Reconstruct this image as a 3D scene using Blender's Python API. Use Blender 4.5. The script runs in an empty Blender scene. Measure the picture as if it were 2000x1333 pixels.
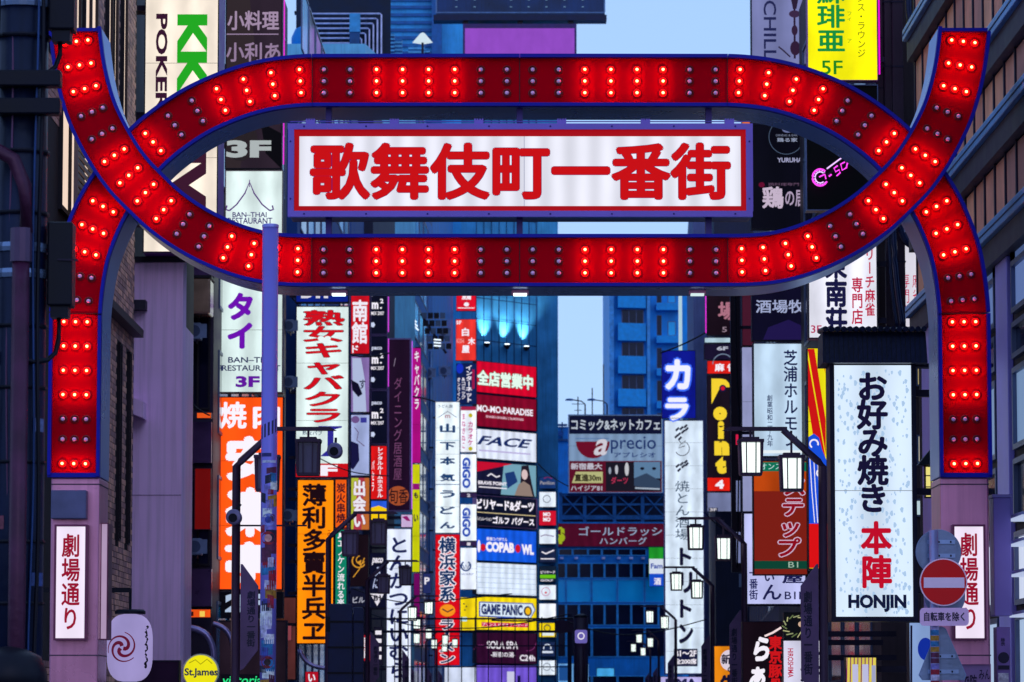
import bpy, bmesh, math, random
from mathutils import Vector, Matrix
random.seed(7)
R = math.radians
SC = bpy.context.scene
COL = SC.collection

# ---------------------------------------------------------------- camera
F = 7500.0                      # focal length in photo pixels (135 mm lens)
TH = math.atan(714 / F)         # upward pitch
CZ = 1.6
cam_d = bpy.data.cameras.new('camera'); cam = bpy.data.objects.new('camera', cam_d); COL.objects.link(cam)
cam.location = (0, 0, CZ); cam.rotation_euler = (math.pi / 2 + TH, 0, 0)
cam_d.sensor_width = 36; cam_d.lens = F * 36 / 2000
cam_d.clip_start = 0.5; cam_d.clip_end = 3000
cam_d.dof.use_dof = True; cam_d.dof.focus_distance = 40.5; cam_d.dof.aperture_fstop = 7.0
SC.camera = cam

# ---------------------------------------------------------------- sky and sun
W = bpy.data.worlds.new('World'); SC.world = W; W.use_nodes = True
nt = W.node_tree; bg = nt.nodes['Background']
sky = nt.nodes.new('ShaderNodeTexSky'); sky.sky_type = 'NISHITA'; sky.sun_disc = False
sky.sun_elevation = R(24); sky.sun_rotation = R(168); sky.ozone_density = 3.0; sky.air_density = 1.0; sky.dust_density = 0.6
tint = nt.nodes.new('ShaderNodeMix'); tint.data_type = 'RGBA'; tint.blend_type = 'MIX'; tint.inputs[0].default_value = 0.80
tint.inputs[7].default_value = (2.9, 4.5, 7.6, 1)
nt.links.new(sky.outputs[0], tint.inputs[6]); nt.links.new(tint.outputs[2], bg.inputs[0])
bg.inputs[1].default_value = 0.142
sun_d = bpy.data.lights.new('sun', 'SUN'); sun = bpy.data.objects.new('sun', sun_d); COL.objects.link(sun)
sun_d.energy = 0.15; sun_d.angle = R(15); sun_d.color = (0.72, 0.66, 1.0)
sun.rotation_euler = (R(66), 0, R(12))
SC.view_settings.view_transform = 'Standard'; SC.view_settings.look = 'None'
SC.view_settings.exposure = 0; SC.view_settings.gamma = 1; SC.view_settings.use_curve_mapping = False
SC.cycles.use_denoising = True; SC.cycles.max_bounces = 5; SC.cycles.sample_clamp_indirect = 4

# ---------------------------------------------------------------- helpers
def P(px, py, Y):
    u = px - 1000; v = 666.5 - py
    dy = F * math.cos(TH) - v * math.sin(TH); dz = F * math.sin(TH) + v * math.cos(TH)
    t = Y / dy
    return Vector((u * t, Y, CZ + dz * t))
def PX(px, Y, py=900): return P(px, py, Y).x
def PZ(py, Y): return P(1000, py, Y).z
def lin(c):
    r = []
    for v in c:
        v = v / 255; r.append(v / 12.92 if v <= .04045 else ((v + .055) / 1.055) ** 2.4)
    return tuple(r)

MATS = {}
def mat(name, rgb, rough=.6, metal=0, noise=.25, scale=3.0, bump=0, bscale=40, stretch=(1, 1, 1), streak=0):
    """painted or solid surface: rgb is the sRGB 0-255 base colour, with mottling and optional relief"""
    if name in MATS: return MATS[name]
    m = bpy.data.materials.new(name); m.use_nodes = True; n = m.node_tree; b = n.nodes['Principled BSDF']
    c = lin(rgb)
    b.inputs['Roughness'].default_value = rough; b.inputs['Metallic'].default_value = metal; b.inputs['Specular IOR Level'].default_value = .3
    tc = n.nodes.new('ShaderNodeTexCoord'); mp = n.nodes.new('ShaderNodeMapping'); mp.inputs['Scale'].default_value = stretch
    n.links.new(tc.outputs['Object'], mp.inputs[0])
    nz = n.nodes.new('ShaderNodeTexNoise'); nz.inputs['Scale'].default_value = scale; nz.inputs['Detail'].default_value = 6
    n.links.new(mp.outputs[0], nz.inputs['Vector'])
    rp = n.nodes.new('ShaderNodeValToRGB'); rp.color_ramp.elements[0].position = .3; rp.color_ramp.elements[1].position = .7
    rp.color_ramp.elements[0].color = (*[v * (1 - noise) for v in c], 1)
    rp.color_ramp.elements[1].color = (*[min(1, v * (1 + noise)) for v in c], 1)
    n.links.new(nz.outputs[0], rp.inputs[0]); out = rp.outputs[0]
    if streak:
        m2 = n.nodes.new('ShaderNodeMapping'); m2.inputs['Scale'].default_value = (14, 14, .5)
        n.links.new(tc.outputs['Object'], m2.inputs[0])
        n2 = n.nodes.new('ShaderNodeTexNoise'); n2.inputs['Scale'].default_value = 1; n2.inputs['Detail'].default_value = 5
        n.links.new(m2.outputs[0], n2.inputs['Vector'])
        r2 = n.nodes.new('ShaderNodeMapRange'); r2.inputs[1].default_value = .45; r2.inputs[2].default_value = .75
        r2.inputs[3].default_value = 0; r2.inputs[4].default_value = streak
        n.links.new(n2.outputs[0], r2.inputs[0])
        mx = n.nodes.new('ShaderNodeMix'); mx.data_type = 'RGBA'; mx.inputs[7].default_value = (*[v * .25 for v in c], 1)
        n.links.new(r2.outputs[0], mx.inputs[0]); n.links.new(out, mx.inputs[6]); out = mx.outputs[2]
    n.links.new(out, b.inputs['Base Color'])
    rr = n.nodes.new('ShaderNodeMapRange'); rr.inputs[3].default_value = max(0, rough - .1); rr.inputs[4].default_value = min(1, rough + .12)
    n.links.new(nz.outputs[0], rr.inputs[0]); n.links.new(rr.outputs[0], b.inputs['Roughness'])
    if bump:
        n3 = n.nodes.new('ShaderNodeTexNoise'); n3.inputs['Scale'].default_value = bscale; n3.inputs['Detail'].default_value = 4
        n.links.new(tc.outputs['Object'], n3.inputs['Vector'])
        bp = n.nodes.new('ShaderNodeBump'); bp.inputs['Strength'].default_value = bump; bp.inputs['Distance'].default_value = .02
        n.links.new(n3.outputs[0], bp.inputs['Height']); n.links.new(bp.outputs[0], b.inputs['Normal'])
    MATS[name] = m; return m

def lit(rgb, s=1.0, var=0.0, sample=False, tubes=0):
    """translucent acrylic or lamp that gives off light; var = unevenness of the tubes behind it"""
    key = ('lit', rgb, s, var, sample, tubes)
    if key in MATS: return MATS[key]
    m = bpy.data.materials.new('glowing_acrylic'); m.use_nodes = True; n = m.node_tree; b = n.nodes['Principled BSDF']
    c = lin(rgb)
    b.inputs['Base Color'].default_value = (*[v * .07 for v in c], 1); b.inputs['Roughness'].default_value = .5; b.inputs['Specular IOR Level'].default_value = .12
    b.inputs['Emission Color'].default_value = (*c, 1); b.inputs['Emission Strength'].default_value = s
    if var:
        tc = n.nodes.new('ShaderNodeTexCoord'); mp = n.nodes.new('ShaderNodeMapping')
        mp.inputs['Scale'].default_value = (1.6, 1, .8); n.links.new(tc.outputs['Object'], mp.inputs[0])
        nz = n.nodes.new('ShaderNodeTexNoise'); nz.inputs['Scale'].default_value = 1.3; nz.inputs['Detail'].default_value = 5
        n.links.new(mp.outputs[0], nz.inputs['Vector'])
        mr = n.nodes.new('ShaderNodeMapRange'); mr.inputs[1].default_value = .3; mr.inputs[2].default_value = .7
        mr.inputs[3].default_value = s * (1 - var); mr.inputs[4].default_value = s * (1 + var * .4)
        n.links.new(nz.outputs[0], mr.inputs[0]); o = mr.outputs[0]
        if tubes:
            wv = n.nodes.new('ShaderNodeTexWave'); wv.bands_direction = 'X'; wv.inputs['Scale'].default_value = tubes; wv.inputs['Distortion'].default_value = .4
            n.links.new(tc.outputs['Object'], wv.inputs['Vector'])
            m3 = n.nodes.new('ShaderNodeMapRange'); m3.inputs[3].default_value = .84; m3.inputs[4].default_value = 1.06
            n.links.new(wv.outputs['Fac'], m3.inputs[0])
            mu = n.nodes.new('ShaderNodeMath'); mu.operation = 'MULTIPLY'; n.links.new(o, mu.inputs[0]); n.links.new(m3.outputs[0], mu.inputs[1]); o = mu.outputs[0]
        n.links.new(o, b.inputs['Emission Strength'])
    m.cycles.emission_sampling = 'FRONT_BACK' if sample else 'NONE'
    MATS[key] = m; return m

class MB:
    """collects shapes and links them as one mesh object"""
    def __init__(s): s.v = []; s.f = []
    def add(s, vs, fs):
        b = len(s.v); s.v += [tuple(v) for v in vs]; s.f += [tuple(i + b for i in f) for f in fs]; return s
    def box(s, x0, x1, y0, y1, z0, z1):
        if x0 > x1: x0, x1 = x1, x0
        if y0 > y1: y0, y1 = y1, y0
        if z0 > z1: z0, z1 = z1, z0
        return s.add([(x0,y0,z0),(x1,y0,z0),(x1,y1,z0),(x0,y1,z0),(x0,y0,z1),(x1,y0,z1),(x1,y1,z1),(x0,y1,z1)],
                     [(0,3,2,1),(4,5,6,7),(0,1,5,4),(1,2,6,5),(2,3,7,6),(3,0,4,7)])
    def prism(s, pts, h0, h1, axis='z'):
        """polygon (counter-clockwise) extruded; axis z: pts are (x,y); axis y: pts are (x,z) and h are depths"""
        n = len(pts)
        if axis == 'z': a = [(p[0], p[1], h0) for p in pts] + [(p[0], p[1], h1) for p in pts]
        else: a = [(p[0], h0, p[1]) for p in pts] + [(p[0], h1, p[1]) for p in pts]
        return s.add(a, [tuple(range(n))[::-1], tuple(range(n, 2*n))] + [(i, (i+1) % n, (i+1) % n + n, i + n) for i in range(n)])
    def tube(s, pts, r, n=8, caps=True):
        pts = [Vector(p) for p in pts]; rings = []
        for i, p in enumerate(pts):
            d = (pts[min(i+1, len(pts)-1)] - pts[max(i-1, 0)]).normalized()
            a = d.cross(Vector((0, 0, 1)))
            if a.length < .05: a = d.cross(Vector((0, 1, 0)))
            a.normalize(); b = d.cross(a); rr = r[i] if isinstance(r, (list, tuple)) else r
            rings.append([p + (a * math.cos(k * 2 * math.pi / n) + b * math.sin(k * 2 * math.pi / n)) * rr for k in range(n)])
        vs = [v for q in rings for v in q]; fs = []
        for i in range(len(rings)-1):
            for k in range(n): fs.append((i*n+k, i*n+(k+1) % n, (i+1)*n+(k+1) % n, (i+1)*n+k))
        if caps: fs += [tuple(range(n)), tuple(range((len(rings)-1)*n, len(rings)*n))[::-1]]
        return s.add(vs, fs)
    def bar(s, a, b, w, d=None):
        """square bar from a to b"""
        d = d or w; a = Vector(a); b = Vector(b); t = (b - a).normalized()
        u = t.cross(Vector((0, 1, 0)));
        if u.length < .05: u = Vector((1, 0, 0))
        u.normalize(); q = t.cross(u).normalized(); vs = []
        for p in (a, b):
            for i, j in ((-1,-1),(1,-1),(1,1),(-1,1)): vs.append(p + u * (i*w/2) + q * (j*d/2))
        return s.add(vs, [(0,1,2,3),(7,6,5,4),(0,4,5,1),(1,5,6,2),(2,6,7,3),(3,7,4,0)])
    def lathe(s, c, prof, n=16, axis='z'):
        """prof: (radius, height) pairs about c"""
        vs = []; fs = []
        for r, h in prof:
            for k in range(n):
                a = k * 2 * math.pi / n
                o = (r*math.cos(a), r*math.sin(a), h) if axis == 'z' else (r*math.cos(a), -h, r*math.sin(a))
                vs.append((c[0]+o[0], c[1]+o[1], c[2]+o[2]))
        for i in range(len(prof)-1):
            for k in range(n): fs.append((i*n+k, i*n+(k+1) % n, (i+1)*n+(k+1) % n, (i+1)*n+k))
        fs += [tuple(range(n))[::-1], tuple(range((len(prof)-1)*n, len(prof)*n))]
        return s.add(vs, fs)
    def flat(s, pts, y):
        """flat polygon in the xz plane facing -y"""
        return s.add([(p[0], y, p[1]) for p in pts], [tuple(range(len(pts)))])
    def mesh(s, name, m, smooth=False):
        me = bpy.data.meshes.new(name); me.from_pydata(s.v, [], s.f)
        bm = bmesh.new(); bm.from_mesh(me); bmesh.ops.recalc_face_normals(bm, faces=bm.faces); bm.to_mesh(me); bm.free()
        me.materials.append(m)
        if smooth: me.shade_smooth()
        return me
    def build(s, name, m, parent=None, smooth=False, bevel=0, world=False, kind=None):
        """world=True: shapes are in world metres and the parent (unrotated) holds the offset"""
        if world and parent is not None:
            q = parent; off = Vector((0, 0, 0))
            while q is not None: off += q.location; q = q.parent
            s.v = [(v[0]-off.x, v[1]-off.y, v[2]-off.z) for v in s.v]
        o = bpy.data.objects.new(name, s.mesh(name, m, smooth)); COL.objects.link(o)
        if parent is not None: o.parent = parent
        if kind: o['kind'] = kind
        if bevel:
            b = o.modifiers.new('bevel', 'BEVEL'); b.width = bevel; b.segments = 2; b.limit_method = 'ANGLE'
        return o

def tag(o, label, cat, group=None, kind=None):
    if label: o['label'] = label
    if cat: o['category'] = cat
    if group: o['group'] = group
    if kind: o['kind'] = kind
    return o
def thing(name, label, cat, loc=(0, 0, 0), rz=0, group=None):
    o = bpy.data.objects.new(name, None); COL.objects.link(o); o.location = loc; o.rotation_euler = (0, 0, rz); o.empty_display_size = .2
    return tag(o, label, cat, group)
def copy_tree(o, parent=None):
    c = o.copy(); COL.objects.link(c); c.parent = parent
    for ch in list(o.children): copy_tree(ch, c)
    return c

# ---------------------------------------------------------------- lettering
_TC = {}
def text_geo(s, off=0.0, vertical=False, pitch=1.0, rot=0, shear=0.0):
    key = (s, off, vertical, pitch, rot, shear)
    if key in _TC: return _TC[key]
    V, Fc = [], []
    items = []
    if vertical:
        for i, ch in enumerate(s):
            if ch == ' ': continue
            items.append((ch, 0, -i * pitch, 1 if ch in 'ー~' else 0))
    else: items.append((s, 0, 0, 0))
    for body, ox, oy, turn in items:
        k2 = ('raw', body, off)
        if k2 not in _TC:
            c = bpy.data.curves.new('t', 'FONT'); c.body = body; c.size = 1; c.offset = off; c.resolution_u = 3; c.fill_mode = 'BOTH'
            o = bpy.data.objects.new('t', c); me = o.to_mesh()
            _TC[k2] = ([(v.co.x, v.co.y) for v in me.vertices], [tuple(p.vertices) for p in me.polygons])
            bpy.data.objects.remove(o); bpy.data.curves.remove(c)
        vs, fs = _TC[k2]
        if vertical:
            cx = (min(v[0] for v in vs) + max(v[0] for v in vs)) / 2 if (len(body.encode()) == 1) else .5
            vs = [(v[0] - cx, v[1] - .38) for v in vs]
            if turn: vs = [(-v[1], v[0]) for v in vs]; vs = [(-v[0], v[1]) for v in vs]
        b = len(V); V += [(v[0] + ox, v[1] + oy) for v in vs]; Fc += [tuple(i + b for i in f) for f in fs]
    if shear: V = [(v[0] + shear * v[1], v[1]) for v in V]
    if rot == 1: V = [(v[1], -v[0]) for v in V]          # turned clockwise
    _TC[key] = (V, Fc); return _TC[key]

def put_text(root, s, box, m, y, off=0.0, name='lettering', ref_off=None, **kw):
    """fit the text s into box (local x0,z0,x1,z1); ref_off keeps an outline aligned with its letters"""
    latin = all(ord(ch) < 128 for ch in s)                 # the Latin glyphs have clean outlines: fatten the curve itself
    ref_off = off if ref_off is None else ref_off
    V, Fc = text_geo(s, off if latin else 0, **kw); B = text_geo(s, ref_off, **kw)[0] if latin else V
    x0, x1 = min(v[0] for v in B), max(v[0] for v in B); z0, z1 = min(v[1] for v in B), max(v[1] for v in B)
    if latin: off = 0
    else: x0 -= ref_off; x1 += ref_off; z0 -= ref_off; z1 += ref_off
    sx = (box[2]-box[0]) / max(1e-6, x1-x0); sz = (box[3]-box[1]) / max(1e-6, z1-z0)
    mb = MB(); nn = 1 if off < .004 else (5 if off < .018 else 9)      # heavier strokes: copies fanned out by the stroke gain
    for i in range(nn):
        a = i * 2 * math.pi / max(1, nn-1) + math.pi/4; ox, oz = (off*math.cos(a), off*math.sin(a)) if i < nn-1 else (0, 0)
        if nn == 5: ox *= 1.3; oz *= 1.3
        mb.add([(box[0] + (v[0]+ox-x0)*sx, y - i*.00006, box[1] + (v[1]+oz-z0)*sz) for v in V], Fc)
    me = bpy.data.meshes.new(name); me.from_pydata(mb.v, [], mb.f); me.materials.append(m)
    o = bpy.data.objects.new(name, me); COL.objects.link(o); o.parent = root
    return o

# sign contents, all in photo pixels
def V(s, x0, y0, x1, y1, col, b=.01, out=None, **k): return dict(t='V', s=s, r=(x0, y0, x1, y1), c=col, b=b, out=out, **k)
def H(s, x0, y0, x1, y1, col, b=.01, out=None, **k): return dict(t='H', s=s, r=(x0, y0, x1, y1), c=col, b=b, out=out, **k)
def T(s, x0, y0, x1, y1, col, b=.01, out=None, **k): return dict(t='R', s=s, r=(x0, y0, x1, y1), c=col, b=b, out=out, **k)
def B(x0, y0, x1, y1, col, n='stripe', **k): return dict(t='P', p=[(x0,y0),(x1,y0),(x1,y1),(x0,y1)], c=col, n=n, **k)
def PL(pts, col, n='emblem', **k): return dict(t='P', p=pts, c=col, n=n, **k)
def D(cx, cy, rx, ry, col, n='emblem', **k):
    return dict(t='P', p=[(cx+rx*math.cos(a*math.pi/14), cy+ry*math.sin(a*math.pi/14)) for a in range(28)], c=col, n=n, **k)
def L(pts, w, col, n='emblem', **k): return dict(t='L', p=pts, w=w, c=col, n=n, **k)
def RG(cx, cy, r, w, col, a0=0, a1=360, n='emblem', **k):
    q = max(6, int((a1-a0)/12)); return L([(cx+r*math.cos(R(a0+(a1-a0)*i/q)), cy+r*math.sin(R(a0+(a1-a0)*i/q))) for i in range(q+1)], w, col, n, **k)

def ribbon(pts, w):
    """flat strip along pts, returns verts and faces in 2-D"""
    vs, fs = [], []
    for i, p in enumerate(pts):
        a = pts[max(i-1, 0)]; b = pts[min(i+1, len(pts)-1)]; dx, dy = b[0]-a[0], b[1]-a[1]; l = math.hypot(dx, dy) or 1
        ww = w[i] if isinstance(w, (list, tuple)) else w
        nx, ny = -dy/l*ww/2, dx/l*ww/2; vs += [(p[0]+nx, p[1]+ny), (p[0]-nx, p[1]-ny)]
        if i: fs.append((2*i-2, 2*i-1, 2*i+1, 2*i))
    return vs, fs

M_FRAME = mat('sign_frame_dark', (26, 20, 40), .45, .3, .3)
M_FRAME_L = mat('sign_frame_violet', (120, 100, 150), .4, .3, .2)
M_BRK = mat('bracket_steel', (40, 34, 54), .5, .6, .3)

def fill(root, items, tox, toz, glow, y0, dy):
    """letters and printed shapes on a face; tox/toz turn photo pixels into local metres"""
    y = y0
    for it in items:
        g = it.get('g', glow); c = it['c']
        m = lit(c, g) if g > 0 else mat('print_%d_%d_%d' % c, c, .5, 0, .08)
        y -= dy
        if it['t'] in 'VHR':
            x0, z0, x1, z1 = it['r']; bx = (tox(x0), toz(z1), tox(x1), toz(z0))
            kw = dict(vertical=it['t'] == 'V', rot=1 if it['t'] == 'R' else 0, shear=it.get('sh', 0.0), pitch=it.get('pitch', 1.0))
            if it['out']:
                oc, ow = it['out'][:2]; og = it['out'][2] if len(it['out']) > 2 else g
                mo = lit(oc, og) if og > 0 else mat('print_%d_%d_%d' % oc, oc, .5, 0, .08)
                put_text(root, it['s'], bx, mo, y, it['b'] + ow, 'letter_outline', ref_off=it['b'], **kw); y -= dy
            put_text(root, it['s'], bx, m, y, it['b'], 'lettering', **kw)
        elif it['t'] == 'P':
            mb = MB(); mb.flat([(tox(p[0]), toz(p[1])) for p in it['p']], y); mb.build(it['n'], m, root)
        else:
            vs, fs = ribbon(it['p'], it['w'])
            mb = MB(); mb.add([(tox(v[0]), y, toz(v[1])) for v in vs], fs); mb.build(it['n'], m, root)
    return y

SIGN_N = 0
def sign(label, x0, y0, x1, y1, Y, face, items=(), glow=.95, frame=None, fw=2.0, depth=.28, wall=None, rz=0.0, seams=True,
         name='lightbox_sign', cat='sign', var=.24, side=None, sample=None, group=None, tubes=.45, neon=None, nside=1):
    """a box sign: housing, rim, glowing face, lettering, brackets back to the wall (wall = x of the wall)"""
    cx, cy = (x0+x1)/2, (y0+y1)/2; k = Y / F * 1.004
    loc = P(cx, cy, Y); zb = P(cx, y1, Y).z; cs = math.cos(rz)
    root = thing(name, label, cat, (loc.x, Y, zb), rz, group)
    Wd = (x1-x0)*k/cs; Hh = P(cx, y0, Y).z - zb
    tox = lambda px: (px-cx)*k/cs
    toz = lambda py: (y1-py)/(y1-y0)*Hh
    e = fw*k
    mfr = frame or M_FRAME
    fr = MB(); o = .02 + .0002*Y
    fr.box(-Wd/2, Wd/2, -o, 0, 0, e); fr.box(-Wd/2, Wd/2, -o, 0, Hh-e, Hh); fr.box(-Wd/2, -Wd/2+e, -o, 0, e, Hh-e); fr.box(Wd/2-e, Wd/2, -o, 0, e, Hh-e)
    fr.build('rim', mfr, root)
    MB().box(-Wd/2+.001, Wd/2-.001, 0.012, depth, .001, Hh-.001).build('housing', side or mfr, root)
    if glow > 0: fm = lit(face, glow*(1.14 if glow > .7 else 1), var, Y < 125 if sample is None else sample, tubes)
    else: fm = mat('board_%d_%d_%d' % face, face, .4, 0, .2, 2)
    MB().box(-Wd/2+e*.9, Wd/2-e*.9, -.001, .011, e*.9, Hh-e*.9).build('face', fm, root)
    if seams and Hh > 2.2 and glow > .6:
        n_ = int(Hh/1.15)
        for j in range(1, n_): MB().box(-Wd/2+e, Wd/2-e, -.0018, -.0012, Hh*j/n_-.004-.00003*Y, Hh*j/n_+.004+.00003*Y).build('panel_seam', lit(tuple(int(v*.72) for v in face), glow), root)
    fill(root, items, tox, toz, glow, -.002, .0012 + .00003*Y)
    if wall is not None:
        br = MB(); sg = 1 if wall > loc.x else -1
        for fz in (.12, .5, .88) if Hh > 2.5 else (.2, .8):
            br.box(sg*Wd/2, wall-loc.x, depth*.35, depth*.65, Hh*fz-.04, Hh*fz+.04)
        br.build('bracket', M_BRK, root)
    if neon:
        t = MB(); t.tube([(nside*(Wd/2+.03), .03, .1), (nside*(Wd/2+.03), .03, Hh-.1)], max(.012, .9*k), 6); t.build('neon_tube', lit(neon, 1.3, 0, True), root)
    return root
# ---------------------------------------------------------------- ground
asphalt = mat('asphalt', (62, 62, 66), .7, 0, .35, 1.2, .4, 60)
MB().box(-300, 300, -60, 900, -.3, 0).build('ground', mat('ground_dark', (70, 70, 74), .8, 0, .3, .4)); bpy.data.objects['ground']['kind'] = 'structure'
o = MB().box(-3.6, 3.6, -40, 230, .0, .004).build('road', asphalt); o['kind'] = 'structure'
pav = mat('pavement_stone', (110, 104, 104), .7, 0, .25, 2, .2)
for s, x0, x1 in ((0, -6.2, -3.6), (1, 3.6, 9.5)):
    o = MB().box(x0, x1, 30, 230, 0, .13).build('pavement', pav); o['kind'] = 'structure'
o = MB().box(-9, 9, 5, 29, 0, .01).build('crossing_paint', mat('road_paint', (190, 190, 190), .6)); 
bpy.data.objects.remove(o)
m = mat('road_paint', (190, 190, 190), .6, 0, .2, 3)
mb = MB()
for i in range(9): mb.box(-6.2+i*1.4, -5.5+i*1.4, 24, 28, .004, .012)
o = mb.build('zebra_crossing', m); o['kind'] = 'structure'

# ---------------------------------------------------------------- the gate
GY = 40.0
gate = thing('street_gate', 'red archway over the street edged in blue and studded with rows of bulbs', 'gate', (PX(1015, GY), GY, 0))
M_RED = mat('gate_red_enamel', (192, 0, 24), .5, 0, .05, 1.5)
M_RED.node_tree.nodes['Principled BSDF'].inputs['Specular IOR Level'].default_value = 0
M_BLUE = mat('gate_blue_trim', (6, 10, 158), .5, 0, .1)
M_BLUE.node_tree.nodes['Principled BSDF'].inputs['Specular IOR Level'].default_value = .2
M_CASE = mat('gate_steel_casing', (120, 158, 224), .28, .55, .07, .8)
M_SEAM = mat('seam_dark', (30, 4, 14), .6)

def spline(pts, step=4):
    out = []
    for i in range(len(pts)-1):
        p0 = pts[max(i-1,0)]; p1 = pts[i]; p2 = pts[i+1]; p3 = pts[min(i+2, len(pts)-1)]
        n = max(2, int(math.dist(p1, p2)/step))
        for k in range(n):
            t = k/n
            out.append(tuple(.5*((2*p1[j]) + (-p0[j]+p2[j])*t + (2*p0[j]-5*p1[j]+4*p2[j]-p3[j])*t*t + (-p0[j]+3*p1[j]-3*p2[j]+p3[j])*t**3) for j in (0,1)))
    out.append(pts[-1])
    for _ in range(14):
        out = [out[0]] + [tuple((out[i-1][j]+2*out[i][j]+out[i+1][j])/4 for j in (0,1)) for i in range(1, len(out)-1)] + [out[-1]]
    return out
AX = 2030.5
mirror = lambda q: [(AX-p[0], p[1]) for p in q][::-1]
A_post = [(142.5, 929), (146.5, 612)]
A_curve = [(146.5, 612), (149, 580), (154.5, 538), (164, 491), (180, 446), (200, 402), (229, 356), (262, 313), (298, 276), (340, 243), (384, 215), (431, 193), (481, 175), (532, 163), (584, 157), (609, 156)]
A_mid = [(609, 156), (1015, 155.5)]
B_curve = [(147.5, 59), (150, 84), (156, 129), (166, 175), (180, 220), (200, 263), (224, 305), (252, 344), (285, 378), (320, 411), (358, 439), (399, 463), (445, 484), (491, 499), (538, 507.5), (585, 510), (609, 510)]
B_mid = [(609, 510), (1015, 510)]
def dens(q, n=24): return [(q[0][0]+(q[1][0]-q[0][0])*i/n, q[0][1]+(q[1][1]-q[0][1])*i/n) for i in range(n+1)]
def pw(px, py, Y):   # point of the photo on the gate's front plane, moved back to depth Y without moving it sideways
    p = P(px, py, GY); return Vector((p.x, Y, p.z))
def offs(q, d):
    r = []
    for i, p in enumerate(q):
        a = q[max(i-1, 0)]; b = q[min(i+1, len(q)-1)]; dx, dy = b[0]-a[0], b[1]-a[1]; l = math.hypot(dx, dy)
        r.append((p[0]-dy/l*d, p[1]+dx/l*d))
    return r
def strip(q, d0, d1, y0, y1):
    """solid strip between offsets d0 and d1 of line q, depth y0..y1"""
    a = offs(q, d0); b = offs(q, d1); n = len(q); vs = []
    for y in (y0, y1): vs += [pw(*p, y) for p in a] + [pw(*p, y) for p in b]
    fs = []
    for i in range(n-1):
        fs += [(i, i+1, n+i+1, n+i), (2*n+i, 3*n+i, 3*n+i+1, 2*n+i+1), (i, 2*n+i, 2*n+i+1, i+1), (n+i, n+i+1, 3*n+i+1, 3*n+i)]
    fs += [(0, n, 3*n, 2*n), (n-1, 3*n-1, 4*n-1, 2*n-1)]
    m = MB(); m.add(vs, fs); return m
def band(q, y, caps=()):
    strip(q, -50, 50, y+.012, y+.93).build('casing', M_CASE, gate, world=True)
    strip(q, -44.2, 44.2, y-.004, y+.010).build('red_panel', M_RED, gate, world=True)
    for s in (-1, 1): strip(q, s*44.3, s*51, y-.085, y+.02).build('blue_edge', M_BLUE, gate, world=True)
for side in (0, 1):
    f = mirror if side else (lambda q: list(q))
    band(f(spline(A_curve)), GY+.10); band(f(dens(A_post)), GY+.10); band(f(dens(A_mid)), GY+.10)
    band(f(spline(B_curve)), GY); band(f(dens(B_mid)), GY)
    # end caps: top of the horns and foot of each post
    t = spline(B_curve)[:4]; q = [(p[0], p[1]) for p in t]
    if side: q = [(AX-p[0], p[1]) for p in q]
    q[0] = (q[0][0], 57.5); q = [q[0], (q[0][0], 64)]
    strip(q, -44.2, 44.2, GY-.085, GY+.02).build('blue_edge', M_BLUE, gate, world=True)
    q = [(142.5, 923.5), (142.5, 932)]
    if side: q = [(AX-p[0], p[1]) for p in q]
    strip(q, -51, 51, GY+.04, GY+.125).build('blue_edge', M_BLUE, gate, world=True)
for (a, b, y) in (((609,111),(609,200),.1), ((1015,111),(1015,200),.1), ((1421.5,111),(1421.5,200),.1), ((609,466),(609,554),0), ((1015,466),(1015,554),0), ((1421.5,466),(1421.5,554),0), ((103,611),(190,611),.1), ((1840,611),(1927,611),.1)):
    p = pw(*a, GY+y-.007); r = pw(*b, GY+y-.007); MB().bar(p, r, .008, .006).build('panel_seam', M_SEAM, gate, world=True)

# bulbs: rows of three, four rows lit and two rows off
rowsA = [((584,158),1),((532,164),1),((481,175),1),((431,193),1),((384,215),0),((340,243),0),((298,276),1),
         ((200,402),1),((180,446),1),((164,491),1),((154.5,538),0),((148.5,585),0),
         ((146.2,631),1),((146,677),1),((145.5,722),1),((145,769),1),((144,815),0),((143.5,860),0),((143,905),1)]
rowsB = [((151,83),1),((156,129),1),((166,175),1),((180,220),0),((200,263),0),((224,305),1),((252,344),1),((285,378),1),((320,411),1),
         ((358,439),0),((399,463),0),((445,484),1),((491,499),1),((538,507.5),1),((584,510),1)]
mid = [(632,0),(683,0),(735,1),(786,1),(837,1),(888,1),(939,0),(990,0)]
lineA = dens(A_post, 40)[::1] + spline(A_curve); lineB = spline(B_curve)
def tangent(line, p):
    i = min(range(len(line)), key=lambda k: math.dist(line[k], p)); a = line[max(i-2,0)]; b = line[min(i+2, len(line)-1)]
    l = math.dist(a, b); return ((b[0]-a[0])/l, (b[1]-a[1])/l), line[i]
bulbs = []
for rows, line, y in ((rowsA, lineA, GY+.10), (rowsB, lineB, GY)):
    for p, on in rows:
        t, c = tangent(line, p)
        for k in (-1, 0, 1):
            q = (c[0]-t[1]*22.8*k + (p[0]-c[0])*0, c[1]+t[0]*22.8*k)
            bulbs.append((q, on, y)); bulbs.append(((AX-q[0], q[1]), on, y))
for x, on in mid:
    for cy, y in ((157, GY+.10), (511.5, GY)):
        for k in (-1, 0, 1): bulbs.append(((x, cy+22.8*k), on, y)); bulbs.append(((AX-x, cy+22.8*k), on, y))
def ico(r, sub, c=(0,0,0), sy=1.0):
    bm = bmesh.new(); bmesh.ops.create_icosphere(bm, subdivisions=sub, radius=r)
    vs = [(v.co.x+c[0], v.co.y*sy+c[1], v.co.z+c[2]) for v in bm.verts]; fs = [tuple(v.index for v in f.verts) for f in bm.faces]; bm.free(); return vs, fs
mb = MB(); mb.lathe((0, 0, 0), [(.048, 0), (.048, .010), (.038, .014), (.030, .004)], 14, 'y')
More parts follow.
